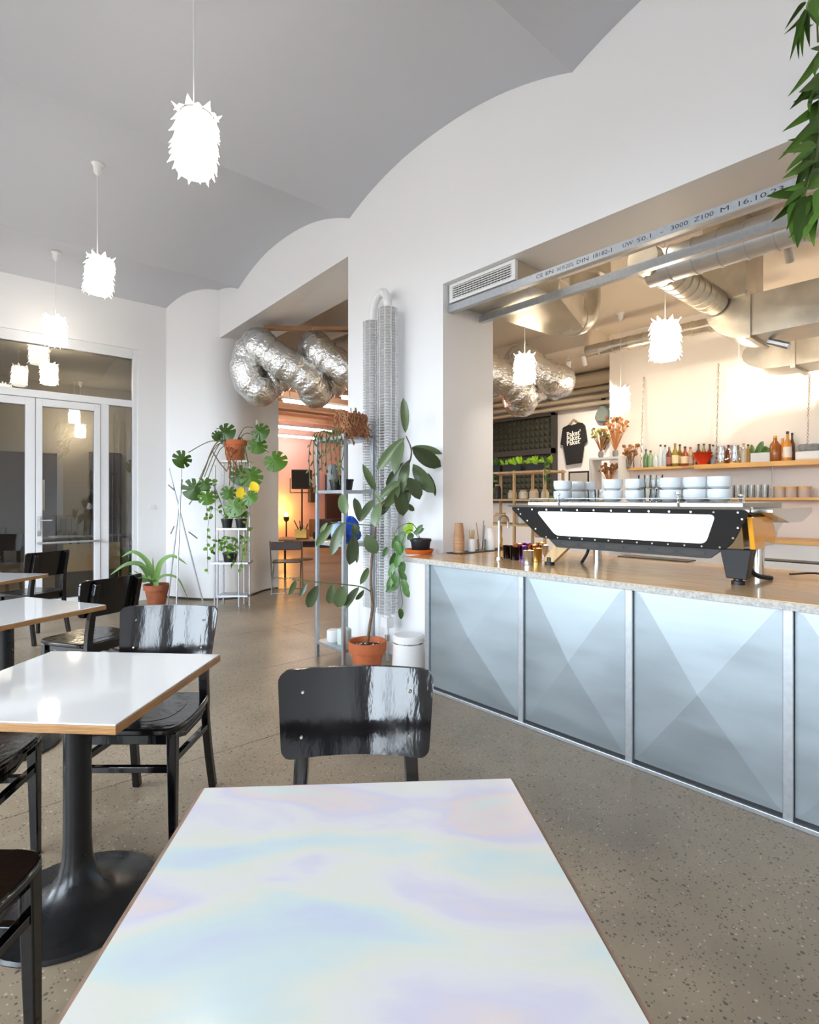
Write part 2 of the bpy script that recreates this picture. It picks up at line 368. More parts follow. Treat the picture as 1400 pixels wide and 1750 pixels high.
# street walls with windows
wl = MB()
e = [YB-0.2] + [v for w_ in WIN_L for v in w_] + [YD+0.2]
for i in range(0,len(e),2): wl.box(XL-0.25, XL, e[i], e[i+1], 0, 4.6)
for a,b in WIN_L: wl.box(XL-0.25, XL, a, b, 0, WZ0); wl.box(XL-0.25, XL, a, b, WZ1, 4.6)
struct(wl.build('wall_left', M_wall))
wk = MB()
e = [XL] + [v for w_ in WIN_B for v in w_] + [XW]
for i in range(0,len(e),2): wk.box(e[i], e[i+1], YB-0.25, YB, 0, 4.6)
for a,b in WIN_B: wk.box(a, b, YB-0.25, YB, 0, WZ0); wk.box(a, b, YB-0.25, YB, WZ1, 4.6)
struct(wk.build('wall_back', M_wall))
k = 2
def window(idx, fn, w0, w1):
    mb = MB(); wm = (w0+w1)/2
    for a,b,z0,z1 in [(w0,w1,WZ0,WZ0+.06),(w0,w1,WZ1-.06,WZ1),(w0,w0+.06,WZ0,WZ1),(w1-.06,w1,WZ0,WZ1),(wm-.04,wm+.04,WZ0,WZ1),(w0,w1,2.6,2.66)]:
        fn(mb,a,b,z0,z1)
    struct(mb.build('window_%d'%idx, M_frame))
for i,(a,b) in enumerate(WIN_L): window(i+2, lambda mb,p,q,z0,z1: mb.box(XL-.2,XL-.13,p,q,z0,z1), a, b)
for i,(a,b) in enumerate(WIN_B): window(i+5, lambda mb,p,q,z0,z1: mb.box(p,q,YB-.2,YB-.13,z0,z1), a, b)
# bar and the room behind
struct(MB().box(7.6, 8.6, -4.2, 4.15, 0, 3.8).build('wall_bar', M_barwall))
struct(MB().box(8.6, 8.9, 4.15, 9.2, 0, 3.8).build('wall_shirt', M_barwall))
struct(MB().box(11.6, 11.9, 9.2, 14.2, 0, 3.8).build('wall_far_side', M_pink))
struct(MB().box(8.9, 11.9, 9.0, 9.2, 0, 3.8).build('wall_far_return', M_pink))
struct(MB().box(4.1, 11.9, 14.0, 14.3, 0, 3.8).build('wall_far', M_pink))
struct(MB().box(3.9, 4.1, 8.2, 14.3, 0, 3.8).build('wall_partition', M_wall))
struct(MB().box(3.71, 8.6, -4.4, -4.2, 0, 3.8).build('wall_bar_end', M_barwall))
struct(MB().box(XW2, 8.9, -4.4, 9.2, 3.78, 3.95).build('ceiling_bar', M_barceil))
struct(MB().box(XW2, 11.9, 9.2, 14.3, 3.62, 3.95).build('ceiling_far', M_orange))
struct(MB().box(6.9, 8.6, 4.15, 9.2, 3.50, 3.78).build('trim_1', M_barceil))
# vestibule behind the glazed doors
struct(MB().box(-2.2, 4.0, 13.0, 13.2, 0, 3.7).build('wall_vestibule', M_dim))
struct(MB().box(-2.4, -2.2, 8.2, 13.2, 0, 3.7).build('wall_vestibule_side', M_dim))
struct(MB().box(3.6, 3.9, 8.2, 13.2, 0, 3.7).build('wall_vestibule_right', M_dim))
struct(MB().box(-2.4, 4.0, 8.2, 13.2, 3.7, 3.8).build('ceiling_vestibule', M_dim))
# glazed door front
df = MB()
Y0, Y1 = YD+0.02, YD+0.10
def member(mb,x0,x1,z0,z1,y0=Y0,y1=Y1): mb.box(x0,x1,y0,y1,z0,z1)
member(df,DXR-0.06,DXR,0,DZ); member(df,DXL,DXL+.06,0,DZ); member(df,DXL+.06,DXR-.06,DZ-.13,DZ); member(df,DXL+.06,DXR-.06,2.60,2.69)
for x0,x1 in [(1.74,1.842),(0.236,0.338)]: member(df,x0,x1,0,2.60)
dr = struct(df.build('door_1', M_frame, bevel=0.006))
def pane(x0,x1,z0,z1,parent,y=YD+.06): return MB().box(x0,x1,y,y+.008,z0,z1).build('pane', M_door, parent)
pane(DXL+.06,DXR-.06,2.69,DZ-.13,dr)
pane(1.842,DXR-.06,0.12,2.60,dr); pane(DXL+.06,.236,.12,2.6,dr)
MB().box(1.842,DXR-.06,Y0,Y1,0,.12).build('sill_rail', M_frame, dr); MB().box(DXL+.06,.236,Y0,Y1,0,.12).build('sill_rail', M_frame, dr)
def leaf_door(x0,x1,gx0,gx1):
    mb = MB(); y0,y1 = Y0-.015,Y1-.01
    mb.box(x0,gx0,y0,y1,.01,2.59); mb.box(gx1,x1,y0,y1,.01,2.59); mb.box(gx0,gx1,y0,y1,2.50,2.59); mb.box(gx0,gx1,y0,y1,.01,.13)
    o = mb.build('door_leaf', M_frame, dr, bevel=0.004); pane(gx0,gx1,.13,2.5,o); return o
la = leaf_door(1.042,1.736,1.108,1.672); leaf_door(0.342,1.036,0.405,0.938)
hb = MB(); hb.box(1.055,1.085,YD-.012,YD+.006,1.00,1.16); hb.tube([(1.07,YD-.01,1.11),(1.07,YD-.055,1.11),(1.20,YD-.06,1.11)],.009)
hb.build('handle', M_chrome, la, smooth=True)
MB().box(1.055,1.085,YD-.010,YD+.006,.92,.98).build('lock_plate', M_steel, la)
pb = MB(); pb.tube([(1.06,YD+.006,.835),(1.06,YD-.06,.835),(1.72,YD-.06,.835),(1.72,YD+.006,.835)],.014)
pb.build('push_bar', M_chrome, la, smooth=True)
# socket and thermostat
so = tag(MB().box(2.33,2.41,YD-.012,YD-.001,1.23,1.29).build('wall_switch', M_white, bevel=.003),'small white light switch on the wall beside the glazed door','switch')
p = P(450,721,7.6); so2 = MB().box(-.03,.03,-.035,.0,-.055,.055).build('thermostat', M_white, bevel=.004)
so2.location = (3.62,7.425,1.36+133/945*7.75); so2.rotation_euler=(0,0,math.radians(38)); tag(so2,'small white box high on the rounded pier','thermostat')
# ---- vestibule things
vt = thing('side_table','dark narrow table with thin black legs behind the door glass','table',(1.75,9.15,0))
MB().box(-.65,.6,-.3,.3,.80,.83).build('table_top',M_brown,vt)
for a in (-.62,-.1,.57):
    for b in (-.27,.27): MB().box(a-.015,a+.015,b-.015,b+.015,0,.80).build('leg',M_blackm,vt)
tag(MB().box(1.35,1.75,8.98,9.28,.83,.845).build('newspaper',M_print),'flat white newspaper lying on the table behind the glass','newspaper')
pbn=thing('plywood_bench','bench with pale plywood back board behind the right door leaf','bench',(1.68,8.42,0))
MB().box(-.30,.37,-.10,-.07,.42,.78).build('back_board',mat('light_birch',(.80,.55,.30),.5),pbn,bevel=.003)
MB().box(-.36,.35,-.07,.12,0,.44).build('base',M_brown,pbn,bevel=.005)
f2 = thing('inner_door','white framed glass door at the back of the vestibule','door',(1.55,12.95,0))
for x0,x1,z0,z1 in [(-.55,-.48,0,2.35),(.48,.55,0,2.35),(-.48,.48,2.28,2.35),(-.48,.48,0,.15)]: MB().box(x0,x1,-.05,0,z0,z1).build('frame_rail',M_dim,f2)
MB().box(-.48,.48,-.03,-.02,.15,2.28).build('pane',M_brown,f2)
tag(MB().box(1.50,1.82,12.86,12.885,1.15,1.75).build('notice',M_print),'pale paper notice on the inner glass door','poster')
tag(MB().box(-.35,.75,12.90,12.98,0,2.45).build('cupboard_door',M_brown,bevel=.01),'dark brown panel door at the back of the vestibule','door')
tag(MB().box(2.6,3.2,12.90,12.98,0,2.35).build('dark_door',M_brown,bevel=.01),'dark panel right of the inner glass door','panel')
# ------------------------------------------------------------------ pendant lamps
def shade_mesh(mat_, seed):
    rnd = random.Random(seed); mb = MB()
    mb.lathe([(.02,.30),(.085,.295),(.095,.26),(.098,.04),(.088,.0)],20)
    tiers = 7
    for t in range(tiers):
        z = .30 - t*.042
        k = 13
        for i in range(k):
            a = 2*math.pi*(i+.5*(t%2))/k + rnd.uniform(-.06,.06); da = math.pi/k*1.05
            r0 = .092; r1 = .122+rnd.uniform(-.006,.012); dz = -.045+rnd.uniform(-.012,.012)
            if t == 0 and i % 2 == 0: dz = .035
            p0=(r0*math.cos(a-da),r0*math.sin(a-da),z); p1=(r0*math.cos(a+da),r0*math.sin(a+da),z)
            tip=(r1*math.cos(a),r1*math.sin(a),z+dz); mid=((r0+.012)*math.cos(a),(r0+.012)*math.sin(a),z+.008)
            mb.add([p0,p1,tip,mid],[(0,2,3),(3,2,1),(0,1,2)])
    return mb.mesh('shade', mat_)
SHA = shade_mesh(M_lamp,1); SHB = shade_mesh(M_lampb,2)
def pendant(x,y,zc,ztop,label,cat_mesh,group,tilt=0,sc_=1.0,rose=True):
    h=.30*sc_; t = thing('pendant_lamp',label,'lamp',(x,y,zc-h/2),random.uniform(0,6),group)
    s_=obj('shade',cat_mesh,t); s_.scale=(sc_,sc_,sc_); s_.rotation_euler=(tilt,0,0)
    MB().tube([(0,0,h*.9),(0,0,ztop-zc+h/2-.03)],.0035,6).build('cord',M_white,t)
    MB().lathe([(.012,-.10),(.03,-.07),(.035,-.02),(.05,0)],14,c=(0,0,ztop-zc+h/2)).build('ceiling_rose',M_white,t,smooth=True)
    return t
pendant(1.16,3.163,3.385,4.305,'nearest white paper pendant lamp, hanging largest over the tables',SHA,'paper pendant lamps',.08,1.08)
pendant(1.16,5.45,3.32,4.305,'second white paper pendant lamp in the row, over the middle table',SHA,'paper pendant lamps',.1)
pendant(1.16,7.45,3.285,4.20,'third paper pendant lamp, hanging just in front of the glazed transom',SHA,'paper pendant lamps',.05)
pendant(1.46,9.92,3.26,3.70,'paper pendant lamp seen through the transom glass',SHB,'paper pendant lamps')
pendant(2.20,12.2,2.95,3.70,'upper small paper lamp seen through the right door leaf',SHB,'paper pendant lamps',0,.8)
pendant(2.38,12.6,2.72,3.70,'lower small paper lamp seen through the right door leaf',SHB,'paper pendant lamps',0,.8)
def bar_pend(px,py,X,lab,sc_=1.0):
    p=PX(px,py,X); pendant(p.x,p.y,p.z,3.78,lab,SHB,'bar pendant lamps',0,sc_)
bar_pend(897,632,4.6,'warm paper pendant lamp in front of the foil duct by the pillar',.92)
bar_pend(1137,584,4.6,'largest warm paper pendant lamp over the espresso machine',1.0)
bar_pend(1061,684,6.8,'warm paper pendant lamp at the corner of the bottle wall',.95)
bar_pend(1263,657,6.8,'warm paper pendant lamp in front of the bottle shelf wall',.95)
# ------------------------------------------------------------------ tables
def pedestal(t):
    MB().lathe([(.262,0),(.265,.006),(.258,.014),(.20,.022),(.13,.036),(.085,.065),(.058,.105),(.046,.16),(.0425,.22),(.042,.66),(.042,.70)],36).build('pedestal',M_blackm,t,smooth=True)
    m=MB(); m.box(-.17,.17,-.02,.02,.70,.72); m.box(-.02,.02,-.17,.17,.70,.72); m.build('support_cross',M_blackm,t)
def cafe_table(x,d,ang,label,lx=.70,ly=.69,group='white cafe tables'):
    p=W(x,d,0); t=thing('cafe_table',label,'table',(p.x,p.y,0),-YAW+ang,group)
    MB().box(-lx/2,lx/2,-ly/2,ly/2,.722,.7455).build('board',M_ply,t,bevel=.002)
    MB().box(-lx/2+.003,lx/2-.003,-ly/2+.003,ly/2-.003,.7455,.75).build('laminate_top',M_lam,t,bevel=.0015)
    pedestal(t); return t
cafe_table(-1.12,1.865,math.radians(-4),'white topped cafe table with plywood edge, nearest on the left')
cafe_table(-2.218,3.03,math.radians(-22.3),'white topped cafe table at the left edge, turned at an angle')
cafe_table(-3.38,4.28,math.radians(-8.5),'farthest white topped cafe table, in front of the glazed doors')
# front table (top slightly narrower at the far end, as it stands in the picture)
p=W(-.085,.86,0); ft=thing('cafe_table','large iridescent pearl topped table filling the foreground','table',(p.x,p.y,0),-YAW)
def L_(px,py): 
    q=PZ(px,py,.75); v=q-Vector((p.x,p.y,0)); r=Matrix.Rotation(YAW,3,'Z')@v; return (r.x,r.y)
a_=L_(345,1345); b_=L_(877.5,1328.5); c_=L_(1121,1750); d_=L_(91,1750)
def ext(u,v,y): s=(y-u[1])/(v[1]-u[1]); return (u[0]+(v[0]-u[0])*s, y)
c2=ext(b_,c_,-.36); d2=ext(a_,d_,-.36); poly=[d2,c2,b_,a_]
MB().prism(poly,.715,.7485).build('board',M_rim,ft)
cx=sum(q[0] for q in poly)/4; cyy=sum(q[1] for q in poly)/4
ins=[(cx+(x-cx)*.978, cyy+(y-cyy)*.984) for x,y in poly]
MB().prism(ins,.7485,.7505).build('pearl_top',M_irid,ft)
pedestal(ft)
# ------------------------------------------------------------------ chairs
def make_chair(label, group='black bentwood chairs'):
    t=thing('bentwood_chair',label,'chair',(0,0,0),0,group)
    seat=rpoly([(-.195,-.21),(.195,-.21),(.225,.06),(.205,.215),(-.205,.215),(-.225,.06)],.07,4)
    m=MB(); m.prism(seat,.440,.468); m.build('seat',M_black,t,smooth=True,bevel=.008)
    dish=[(x*.72,y*.72) for x,y in rpoly([(-.2,-.2),(.2,-.2),(.2,.2),(-.2,.2)],.18,6)]
    MB().prism(dish,.468,.4695).build('seat_dish',M_black,t)
    ap=MB(); ap.box(-.175,.175,.165,.185,.395,.44); ap.box(-.18,-.16,-.18,.165,.395,.44); ap.box(.16,.18,-.18,.165,.395,.44); ap.box(-.16,.16,-.19,-.17,.395,.44)
    ap.build('seat_frame',M_black,t,bevel=.003)
    for s in (-1,1):
        MB().tube([(s*.183,.178,0),(s*.178,.172,.44)],[.014,.0195],4).build('leg',M_black,t,bevel=.004)
        MB().tube(spline([(s*.18,-.27,0),(s*.172,-.225,.22),(s*.166,-.20,.44),(s*.158,-.215,.62),(s*.156,-.262,.84)],4),[.016]*8+[.0195]*5+[.017]*4,4).build('leg',M_black,t,bevel=.004)
        MB().tube([(s*.18,.17,.33),(s*.17,-.205,.31)],.0125,4).build('stretcher',M_black,t,bevel=.003)
        MB().tube([(s*.168,.16,.42),(s*.172,.05,.385),(s*.17,-.12,.385),(s*.166,-.20,.42)],.010,4).build('side_brace',M_black,t,bevel=.003)
    MB().tube([(-.18,.172,.295),(.18,.172,.295)],.0125,4).build('stretcher',M_black,t,bevel=.003)
    # curved back board
    def bk(u,v):
        wid=.207+.020*v; x=(u*2-1)*wid; z=.626+.237*v
        return x, -.195-.055*v+ .045*(x/.22)**2, z
    US=[0,.003,.012,.027,.045,.07]+[.07+.86*i/12 for i in range(1,12)]+[.93,.955,.973,.988,.997,1]; nu,nv=len(US)-1,10; vs=[];fs=[]
    def rc(u,v):                                 # rounded corners: squeeze the ends
        r=.07
        vv=v
        lo=0.0
        if u<r: k=1-u/r; lo=.13*(1-math.sqrt(max(0,1-k*k)))
        elif u>1-r: k=(u-1+r)/r; lo=.13*(1-math.sqrt(max(0,1-k*k)))
        return lo+v*(1-2*lo)
    for side in (0,1):
        for j in range(nv+1):
            for i in range(nu+1):
                u=US[i]; v=rc(u,j/nv); x,y,z=bk(u,v); vs.append((x,y-.014*side,z))
    N=(nu+1)*(nv+1)
    for j in range(nv):
        for i in range(nu):
            a=j*(nu+1)+i; q=(a,a+1,a+nu+2,a+nu+1); fs.append(q[::-1]); fs.append(tuple(N+i_ for i_ in q))
    ring=[i for i in range(nu+1)]+[j*(nu+1)+nu for j in range(1,nv+1)]+[nv*(nu+1)+i for i in range(nu-1,-1,-1)]+[j*(nu+1) for j in range(nv-1,0,-1)]
    for a,b in zip(ring,ring[1:]+ring[:1]): fs.append((a,b,N+b,N+a))
    bo=MB().add(vs,fs).build('backrest',M_black,t,smooth=True)
    for s in (-1,1):
        for z in (.68,.80):
            x,y,_=bk(.5+s*.156/.44,(z-.626)/.237); MB().lathe([(.006,0),(.004,.003)],8,M=Matrix.Translation((s*.156,y+.001,z))@Matrix.Rotation(-math.pi/2,4,'X')).build('screw',M_steel,bo)
    return t
CH=make_chair('black bentwood chair pushed under the far side of the pearl table')
def put(o,x,d,fx,fd):
    p=W(x,d,0); o.location=(p.x,p.y,0); o.rotation_euler=(0,0,rz_dir(fx,fd))
put(CH,-.148,1.40,0.03,-1)
for lab,x,d,fx,fd in [
    ('black bentwood chair behind the nearest left table, facing us',-1.115,2.36,0.0,-1),
    ('black bentwood chair beside the angled left table, turned side-on',-2.11,3.65,-.92,.38),
    ('farthest black bentwood chair, in front of the glazed doors',-3.68,5.40,-.94,.34),
    ('black bentwood chair at the left edge whose corner reaches under the nearest left table',-1.60,1.93,-.10,1),
    ('chipped black bentwood chair in the lower left corner of the picture',-1.125,1.205,.02,1)]:
    c=copy_tree(CH); c['label']=lab; put(c,x,d,fx,fd)
# ------------------------------------------------------------------ bar counter
XC=2.72
bc=thing('bar_counter','steel clad bar counter with creased diamond panels','counter',(XC,0,0))
YS=[2.887,2.06,1.379,.6846,-.01,-.70,-1.39]
MB().box(.03,.50,-1.39,2.887,0,.904).build('body',M_darkw,bc)
for a,b in zip(YS,YS[1:]):
    y1,y0=a-.022,b+.022; z0,z1=.035,.895; ym=(y0+y1)/2+.01; zm=.45
    q=[(.012,y1,z0),(.012,y0,z0),(.012,y0,z1),(.012,y1,z1)]
    i=[(.010,y1-.03,z0+.03),(.010,y0+.03,z0+.03),(.010,y0+.03,z1-.01),(.010,y1-.03,z1-.01),(-.010,ym,zm)]
    m=MB(); m.add(q+i,[(0,1,5,4),(1,2,6,5),(2,3,7,6),(3,0,4,7),(4,5,8),(5,6,8),(6,7,8),(7,4,8)])
    m.build('steel_panel',M_galv,bc)
for y in YS: MB().box(-.006,.03,y-.019,y+.019,0,.904).build('post',M_galv2,bc,bevel=.003)
MB().box(-.014,.03,-1.39,2.906,0,.022).build('bottom_rail',M_galv2,bc,bevel=.003)
MB().box(.0,.36,2.887,2.906,.0,.904).build('end_panel',M_white,bc)
wt=thing('counter_worktop','long pale wood worktop lying on the steel bar counter','worktop',(0,0,0))
MB().box(2.665,3.86,-1.6,3.085,.9385,.942).build('wood_veneer',M_worktop,wt)
MB().box(2.66,3.86,-1.6,3.09,.906,.9385).build('slab',M_workedge,wt,bevel=.002)
MB().box(2.95,2.99,2.93,3.0,.84,.906).build('bracket',M_blackp,wt)
MB().box(3.25,3.84,-1.5,2.85,0,.906).build('service_cabinet',M_darkw,wt)
# ------------------------------------------------------------------ radiator on the pillar
ra=thing('column_radiator','tall white radiator of two finned columns joined by a bent pipe','radiator',(3.0,3.74,0))
rc_=[(-.045,-.115,.405,2.97),(.005,.155,.42,2.93)]
for x,y,z0,z1 in rc_:
    MB().lathe([(.03,z0-.06),(.03,z1+.02)],14,c=(x,y,0)).build('column_pipe',M_white,ra,smooth=True)
    m=MB(); n=int((z1-z0)/.0235)
    for i in range(n):
        z=z0+(z1-z0)*i/(n-1); m.lathe([(.03,z-.001),(.083,z-.003),(.088,z),(.083,z+.003),(.03,z+.001)],20,c=(x,y,0))
    for k in range(10):
        a=2*math.pi*k/10; m.box(x+.084*math.cos(a)-.002,x+.084*math.cos(a)+.002,y+.084*math.sin(a)-.002,y+.084*math.sin(a)+.002,z0,z1)
    m.build('fins',M_white,ra,smooth=True,kind='stuff')
a=Vector((-.045,-.115,2.97)); b=Vector((.005,.155,2.93)); mid=(a+b)/2; r=(a-b).length/2; ax=(a-b).normalized()
MB().tube([b]+[mid+Vector((0,0,.06))+ax*(-r*math.cos(t*math.pi/10))+Vector((0,0,1))*r*.95*math.sin(t*math.pi/10) for t in range(11)]+[a],.036,14).build('return_bend',M_white,ra,smooth=True)
MB().box(-.085,-.005,-.155,-.075,.28,.37).build('valve_box',M_white,ra,bevel=.006)
MB().tube([(-.045,-.115,.28),(-.045,-.115,.0)],.011,8).build('supply_pipe',M_white,ra)
MB().tube([(.005,.155,.36),(.005,.155,.0)],.011,8).build('supply_pipe',M_white,ra)
MB().lathe([(.022,0),(.022,.05)],10,c=(-.045,-.115,.17)).build('valve',M_steel,ra)
# ------------------------------------------------------------------ trash can
tc_=thing('pedal_bin','small white bin with lid between plant and counter','bin',(2.86,3.25,0))
MB().lathe([(.105,0),(.125,.01),(.130,.04),(.122,.245)],32).build('body',M_white,tc_,smooth=True)
MB().lathe([(.124,.247),(.124,.256)],32).build('seal_ring',M_steel,tc_,smooth=True)
MB().lathe([(.126,.256),(.125,.29),(.112,.305),(0,.310)],32).build('lid',M_white,tc_,smooth=True)
# ------------------------------------------------------------------ steel profiles, grille and ducts in the bar opening
def channel(name,label,X,y0,y1,flip):
    t=thing(name,label,'profile',(X,0,2.88),0,'drywall steel profiles')
    s=1 if not flip else -1
    MB().box(0,.0025,y0,y1,-.026,.026).build('web',M_galv2,t)
    MB().box(.0025*s if s>0 else -.045,.05*s if s>0 else 0,y0,y1,-.0285,-.026).build('flange',M_galv2,t)
    MB().box(.0025*s if s>0 else -.045,.05*s if s>0 else 0,y0,y1,.026,.0285).build('flange',M_galv2,t); return t
c1=channel('steel_profile','printed galvanised steel profile spanning the bar opening below the grille',3.15,-2.5,3.10,False)
channel('steel_profile','plain galvanised steel profile hung behind the printed one',3.52,-2.5,3.10,False)
tm=MB(); TX=Matrix(((0,0,-1,-.0008),(-1,0,0,0),(0,1,0,0),(0,0,0,1)))
for s_,a_,b_ in [('CE',916,928),('EN',932,946),('14195:2005,',951,981),('DIN',985,1006),('18182-1',1012,1046),('UW',1064,1082),('50.1',1088,1113),('-',1128,1134),('3000',1146,1176),('Z100',1186,1220),('M',1230,1246),('16.10.23',1258,1340)]:
    y0=PX(a_,500,3.15).y; y1=PX(b_,500,3.15).y
    pr=MB(); w0=text_mesh(s_,.036,Matrix.Identity(4),pr); 
    tm.add([(v[0]*(y0-y1)/max(w0,.001),v[1],v[2]) for v in pr.v],pr.f,Matrix.Translation((0,y0,-.012))@TX)
tm.build('lettering',M_ink,c1,kind='stuff')
ac=thing('air_grille','white air grille box with dark louvre slots under the header','vent',(3.16,2.76,2.92))
fr=MB(); 
for y0,y1,z0,z1 in [(-.325,.325,0,.022),(-.325,.325,.122,.146),(-.325,-.29,.022,.122),(.29,.325,.022,.122)]: fr.box(-.012,.02,y0,y1,z0,z1)
fr.build('frame',M_white,ac,bevel=.002)
MB().box(.02,.55,-.32,.32,.002,.144).build('duct_box',M_duct,ac)
MB().box(.012,.02,-.29,.29,.022,.122).build('backing',M_blackp,ac)
sl=MB().box(-.006,.006,-.29,.29,-.0028,.0028).mesh('slat',M_white)
for i in range(6): obj('slat',sl,ac,Matrix.Translation((0,0,.029+i*.0172)))
vsl=MB().box(0,.006,-.0015,.0015,.022,.122).mesh('vane',M_white)
for i in range(19): obj('vane',vsl,ac,Matrix.Translation((.004,-.27+i*.03,0)))
for y in (2.45,): tag(MB().tube([(3.33,y,2.85),(3.33,y,3.07)],.005,6).build('threaded_rod',M_white),'thin threaded rod hanging the steel profiles %s'%('next to the white grille' if y>2 else 'near the spiral duct'),'rod')
def spiral_duct(name,label,pts,r,ringstep,group=None,m=M_duct,n=20,cat='duct'):
    t=thing(name,label,cat,pts[0],0,group); o=Vector(pts[0]); pts=[Vector(q)-o for q in pts]
    MB().tube(pts,r,n).build('pipe',m,t,smooth=True)
    L=0
    for a,b in zip(pts,pts[1:]):
        d=(b-a); ln=d.length; k=int(ln/ringstep)
        for i in range(1,k+1):
            c=a+d*(i*ringstep/ln)
            if i*ringstep<ln-.01: MB().tube([c-d.normalized()*.006,c+d.normalized()*.006],r+.006,n).build('seam_ring',m,t,smooth=True)
    return t
spiral_duct('spiral_duct','large spiral duct running along the bar behind the steel profiles',[(3.98,1.86,3.03),(3.98,-2.2,3.03)],.12,.16,'zinc ducts',M_zinc)
spiral_duct('spiral_duct','spiral duct leaving the large one towards the bottle wall',[(3.80,1.83,3.06),(5.12,1.83,3.06)],.11,.12,'zinc ducts')
q0=PX(1025,578,6.5); q1=PX(1215,548,6.5)
spiral_duct('spiral_duct','thin spiral pipe running along the top of the bottle wall',[(6.9,4.1,3.40),(6.9,1.9,3.40)],.085,.2,'zinc ducts')
ed=thing('elbow_duct','zinc air duct from the grille ending in a round elbow','duct',(0,0,0),0,'zinc ducts')
MB().add([(3.71,2.44,2.925),(3.71,3.08,2.925),(3.71,3.08,3.06),(3.71,2.44,3.06)]+[(4.35,2.62,2.86),(4.35,2.92,2.86),(4.35,2.92,3.14),(4.35,2.62,3.14)],[(0,1,2,3),(0,4,5,1),(1,5,6,2),(2,6,7,3),(3,7,4,0),(4,7,6,5)]).build('transition',M_duct,ed)
MB().tube([(4.30,2.77,2.99),(4.42,2.77,2.99)]+[(4.42+.20*math.sin(t*math.pi/12),2.77,3.19-.20*math.cos(t*math.pi/12)) for t in range(1,7)]+[(4.62,2.77,3.45)],.14,20).build('elbow',M_duct,ed,smooth=True)
MB().box(4.50,4.78,2.60,2.94,3.42,3.78).build('riser',M_duct,ed)
for c in [(4.44,2.77,2.99)]: MB().tube([(c[0]-.008,c[1],c[2]),(c[0]+.008,c[1],c[2])],.148,20).build('seam_ring',M_duct,ed,smooth=True)
rd=thing('box_duct','large rectangular zinc duct dropping from the ceiling and turning along the bar','duct',(0,0,0),0,'zinc ducts')
pA=PX(1213,590,5.3); pB=PX(1285,590,5.3)
yA,yB=pA.y,pB.y
MB().box(5.15,5.6,yB,yA,3.08,3.78).build('riser',M_duct,rd)
prof=[(yA,3.08)]+[(yB+(yA-yB)*math.cos(t*math.pi/20),3.08-.36*math.sin(t*math.pi/20)) for t in range(1,11)]+[(-3.5,2.72),(-3.5,3.06),(yB,3.06),(yB,3.08)]
MB().prism([(y,z) for y,z in prof],5.15,5.6,M=Matrix(((0,0,1,0),(1,0,0,0),(0,1,0,0),(0,0,0,1)))).build('elbow',M_duct,rd)
for y in (yB-.02,-.8): MB().box(5.13,5.62,y-.02,y+.02,2.70,3.08).build('flange',M_duct,rd)
MB().box(5.13,5.62,yB-.02,yA+.02,3.07,3.10).build('flange',M_duct,rd)
MB().tube([(5.38,yB-.1,2.70),(5.38,yB-.25,2.63)],.03,8).build('bracket',M_galv2,rd)
r2=thing('box_duct','lower flat zinc duct with rounded end in front of the bottle wall','duct',(0,0,0),0,'zinc ducts')
y2=PX(1282,620,6.6).y
prof=[(y2-.3+.3*math.cos(t),2.84+.17*math.sin(t)) for t in [math.pi/2-i*math.pi/10 for i in range(11)]]+[(-3.5,2.67),(-3.5,3.01)]
MB().prism(prof,6.35,6.8,M=Matrix(((0,0,1,0),(1,0,0,0),(0,1,0,0),(0,0,0,1)))).build('duct_body',M_duct,r2,smooth=True)
for i,y in enumerate((y2-.45,)): MB().box(6.33,6.82,y-.02,y+.02,2.64,3.04).build('flange',M_duct,r2)
for i,(z,r_,x) in enumerate([(3.36,.11,8.35),(3.2,.05,8.42),(3.08,.045,8.44),(2.97,.04,8.46)]):
    tag(MB().tube([(x,4.2,z),(x,9.0,z)],r_,12).build('ceiling_pipe',M_warmpipe,smooth=True),['thick pipe at the top of the shirt wall, highest of four','second pipe from the top on the shirt wall','third pipe from the top on the shirt wall','lowest thin pipe on the shirt wall'][i],'pipe','pipes over the shirt wall')
# ------------------------------------------------------------------ spotlights (a pair of real bar lamps, the rest added for brightness)
def spot(x,y,z,tx,ty,tz,label,power=60,vis=True,col=(1,.87,.72),size=1.6):
    t=thing('spotlight',label,'spotlight',(x,y,z),0,'track spotlights'); d=(Vector((tx,ty,tz))-Vector((x,y,z))).normalized()
    q=d.to_track_quat('-Z','Y').to_matrix().to_4x4()
    MB().lathe([(.035,.02),(.035,-.13),(.03,-.13)],14).build('can',M_white,t,smooth=True).matrix_basis=q
    MB().tube([(0,0,.0),(0,0,(3.5 if x>6.9 else 3.78)-z)],.008,6).build('stem',M_white,t)
    l=bpy.data.lights.new('spot_bulb','SPOT'); l.energy=power; l.color=col; l.spot_size=size; l.spot_blend=.6; l.shadow_soft_size=.05
    o=bpy.data.objects.new('spot_bulb',l); COL.objects.link(o); o.parent=t; o.matrix_basis=q@Matrix.Translation((0,0,-.14))
s1=PX(972,618,7.2); s2=PX(997,610,7.2)
SP=1.0
spot(s1.x,s1.y,s1.z,8.5,s1.y+1.0,1.6,'left white spotlight under the bar ceiling beside the foil duct',60*SP)
spot(s2.x,s2.y,s2.z,8.5,s2.y+.3,1.5,'right white spotlight under the bar ceiling beside the foil duct',60*SP)
for i,(y,tx,ty,tz) in enumerate([(1.5,7.6,1.6,2.1),(-.3,7.6,-.2,2.1),(-2.0,7.0,-1.6,2.0)]):  # added spots that brighten the bottle wall
    spot(5.95,y,3.66,tx,ty,tz,['added ceiling spotlight aimed at the middle of the bottle shelf','added ceiling spotlight aimed at the right end of the bottle shelf','added ceiling spotlight at the far right end of the bar'][i],90*SP,size=2.4)
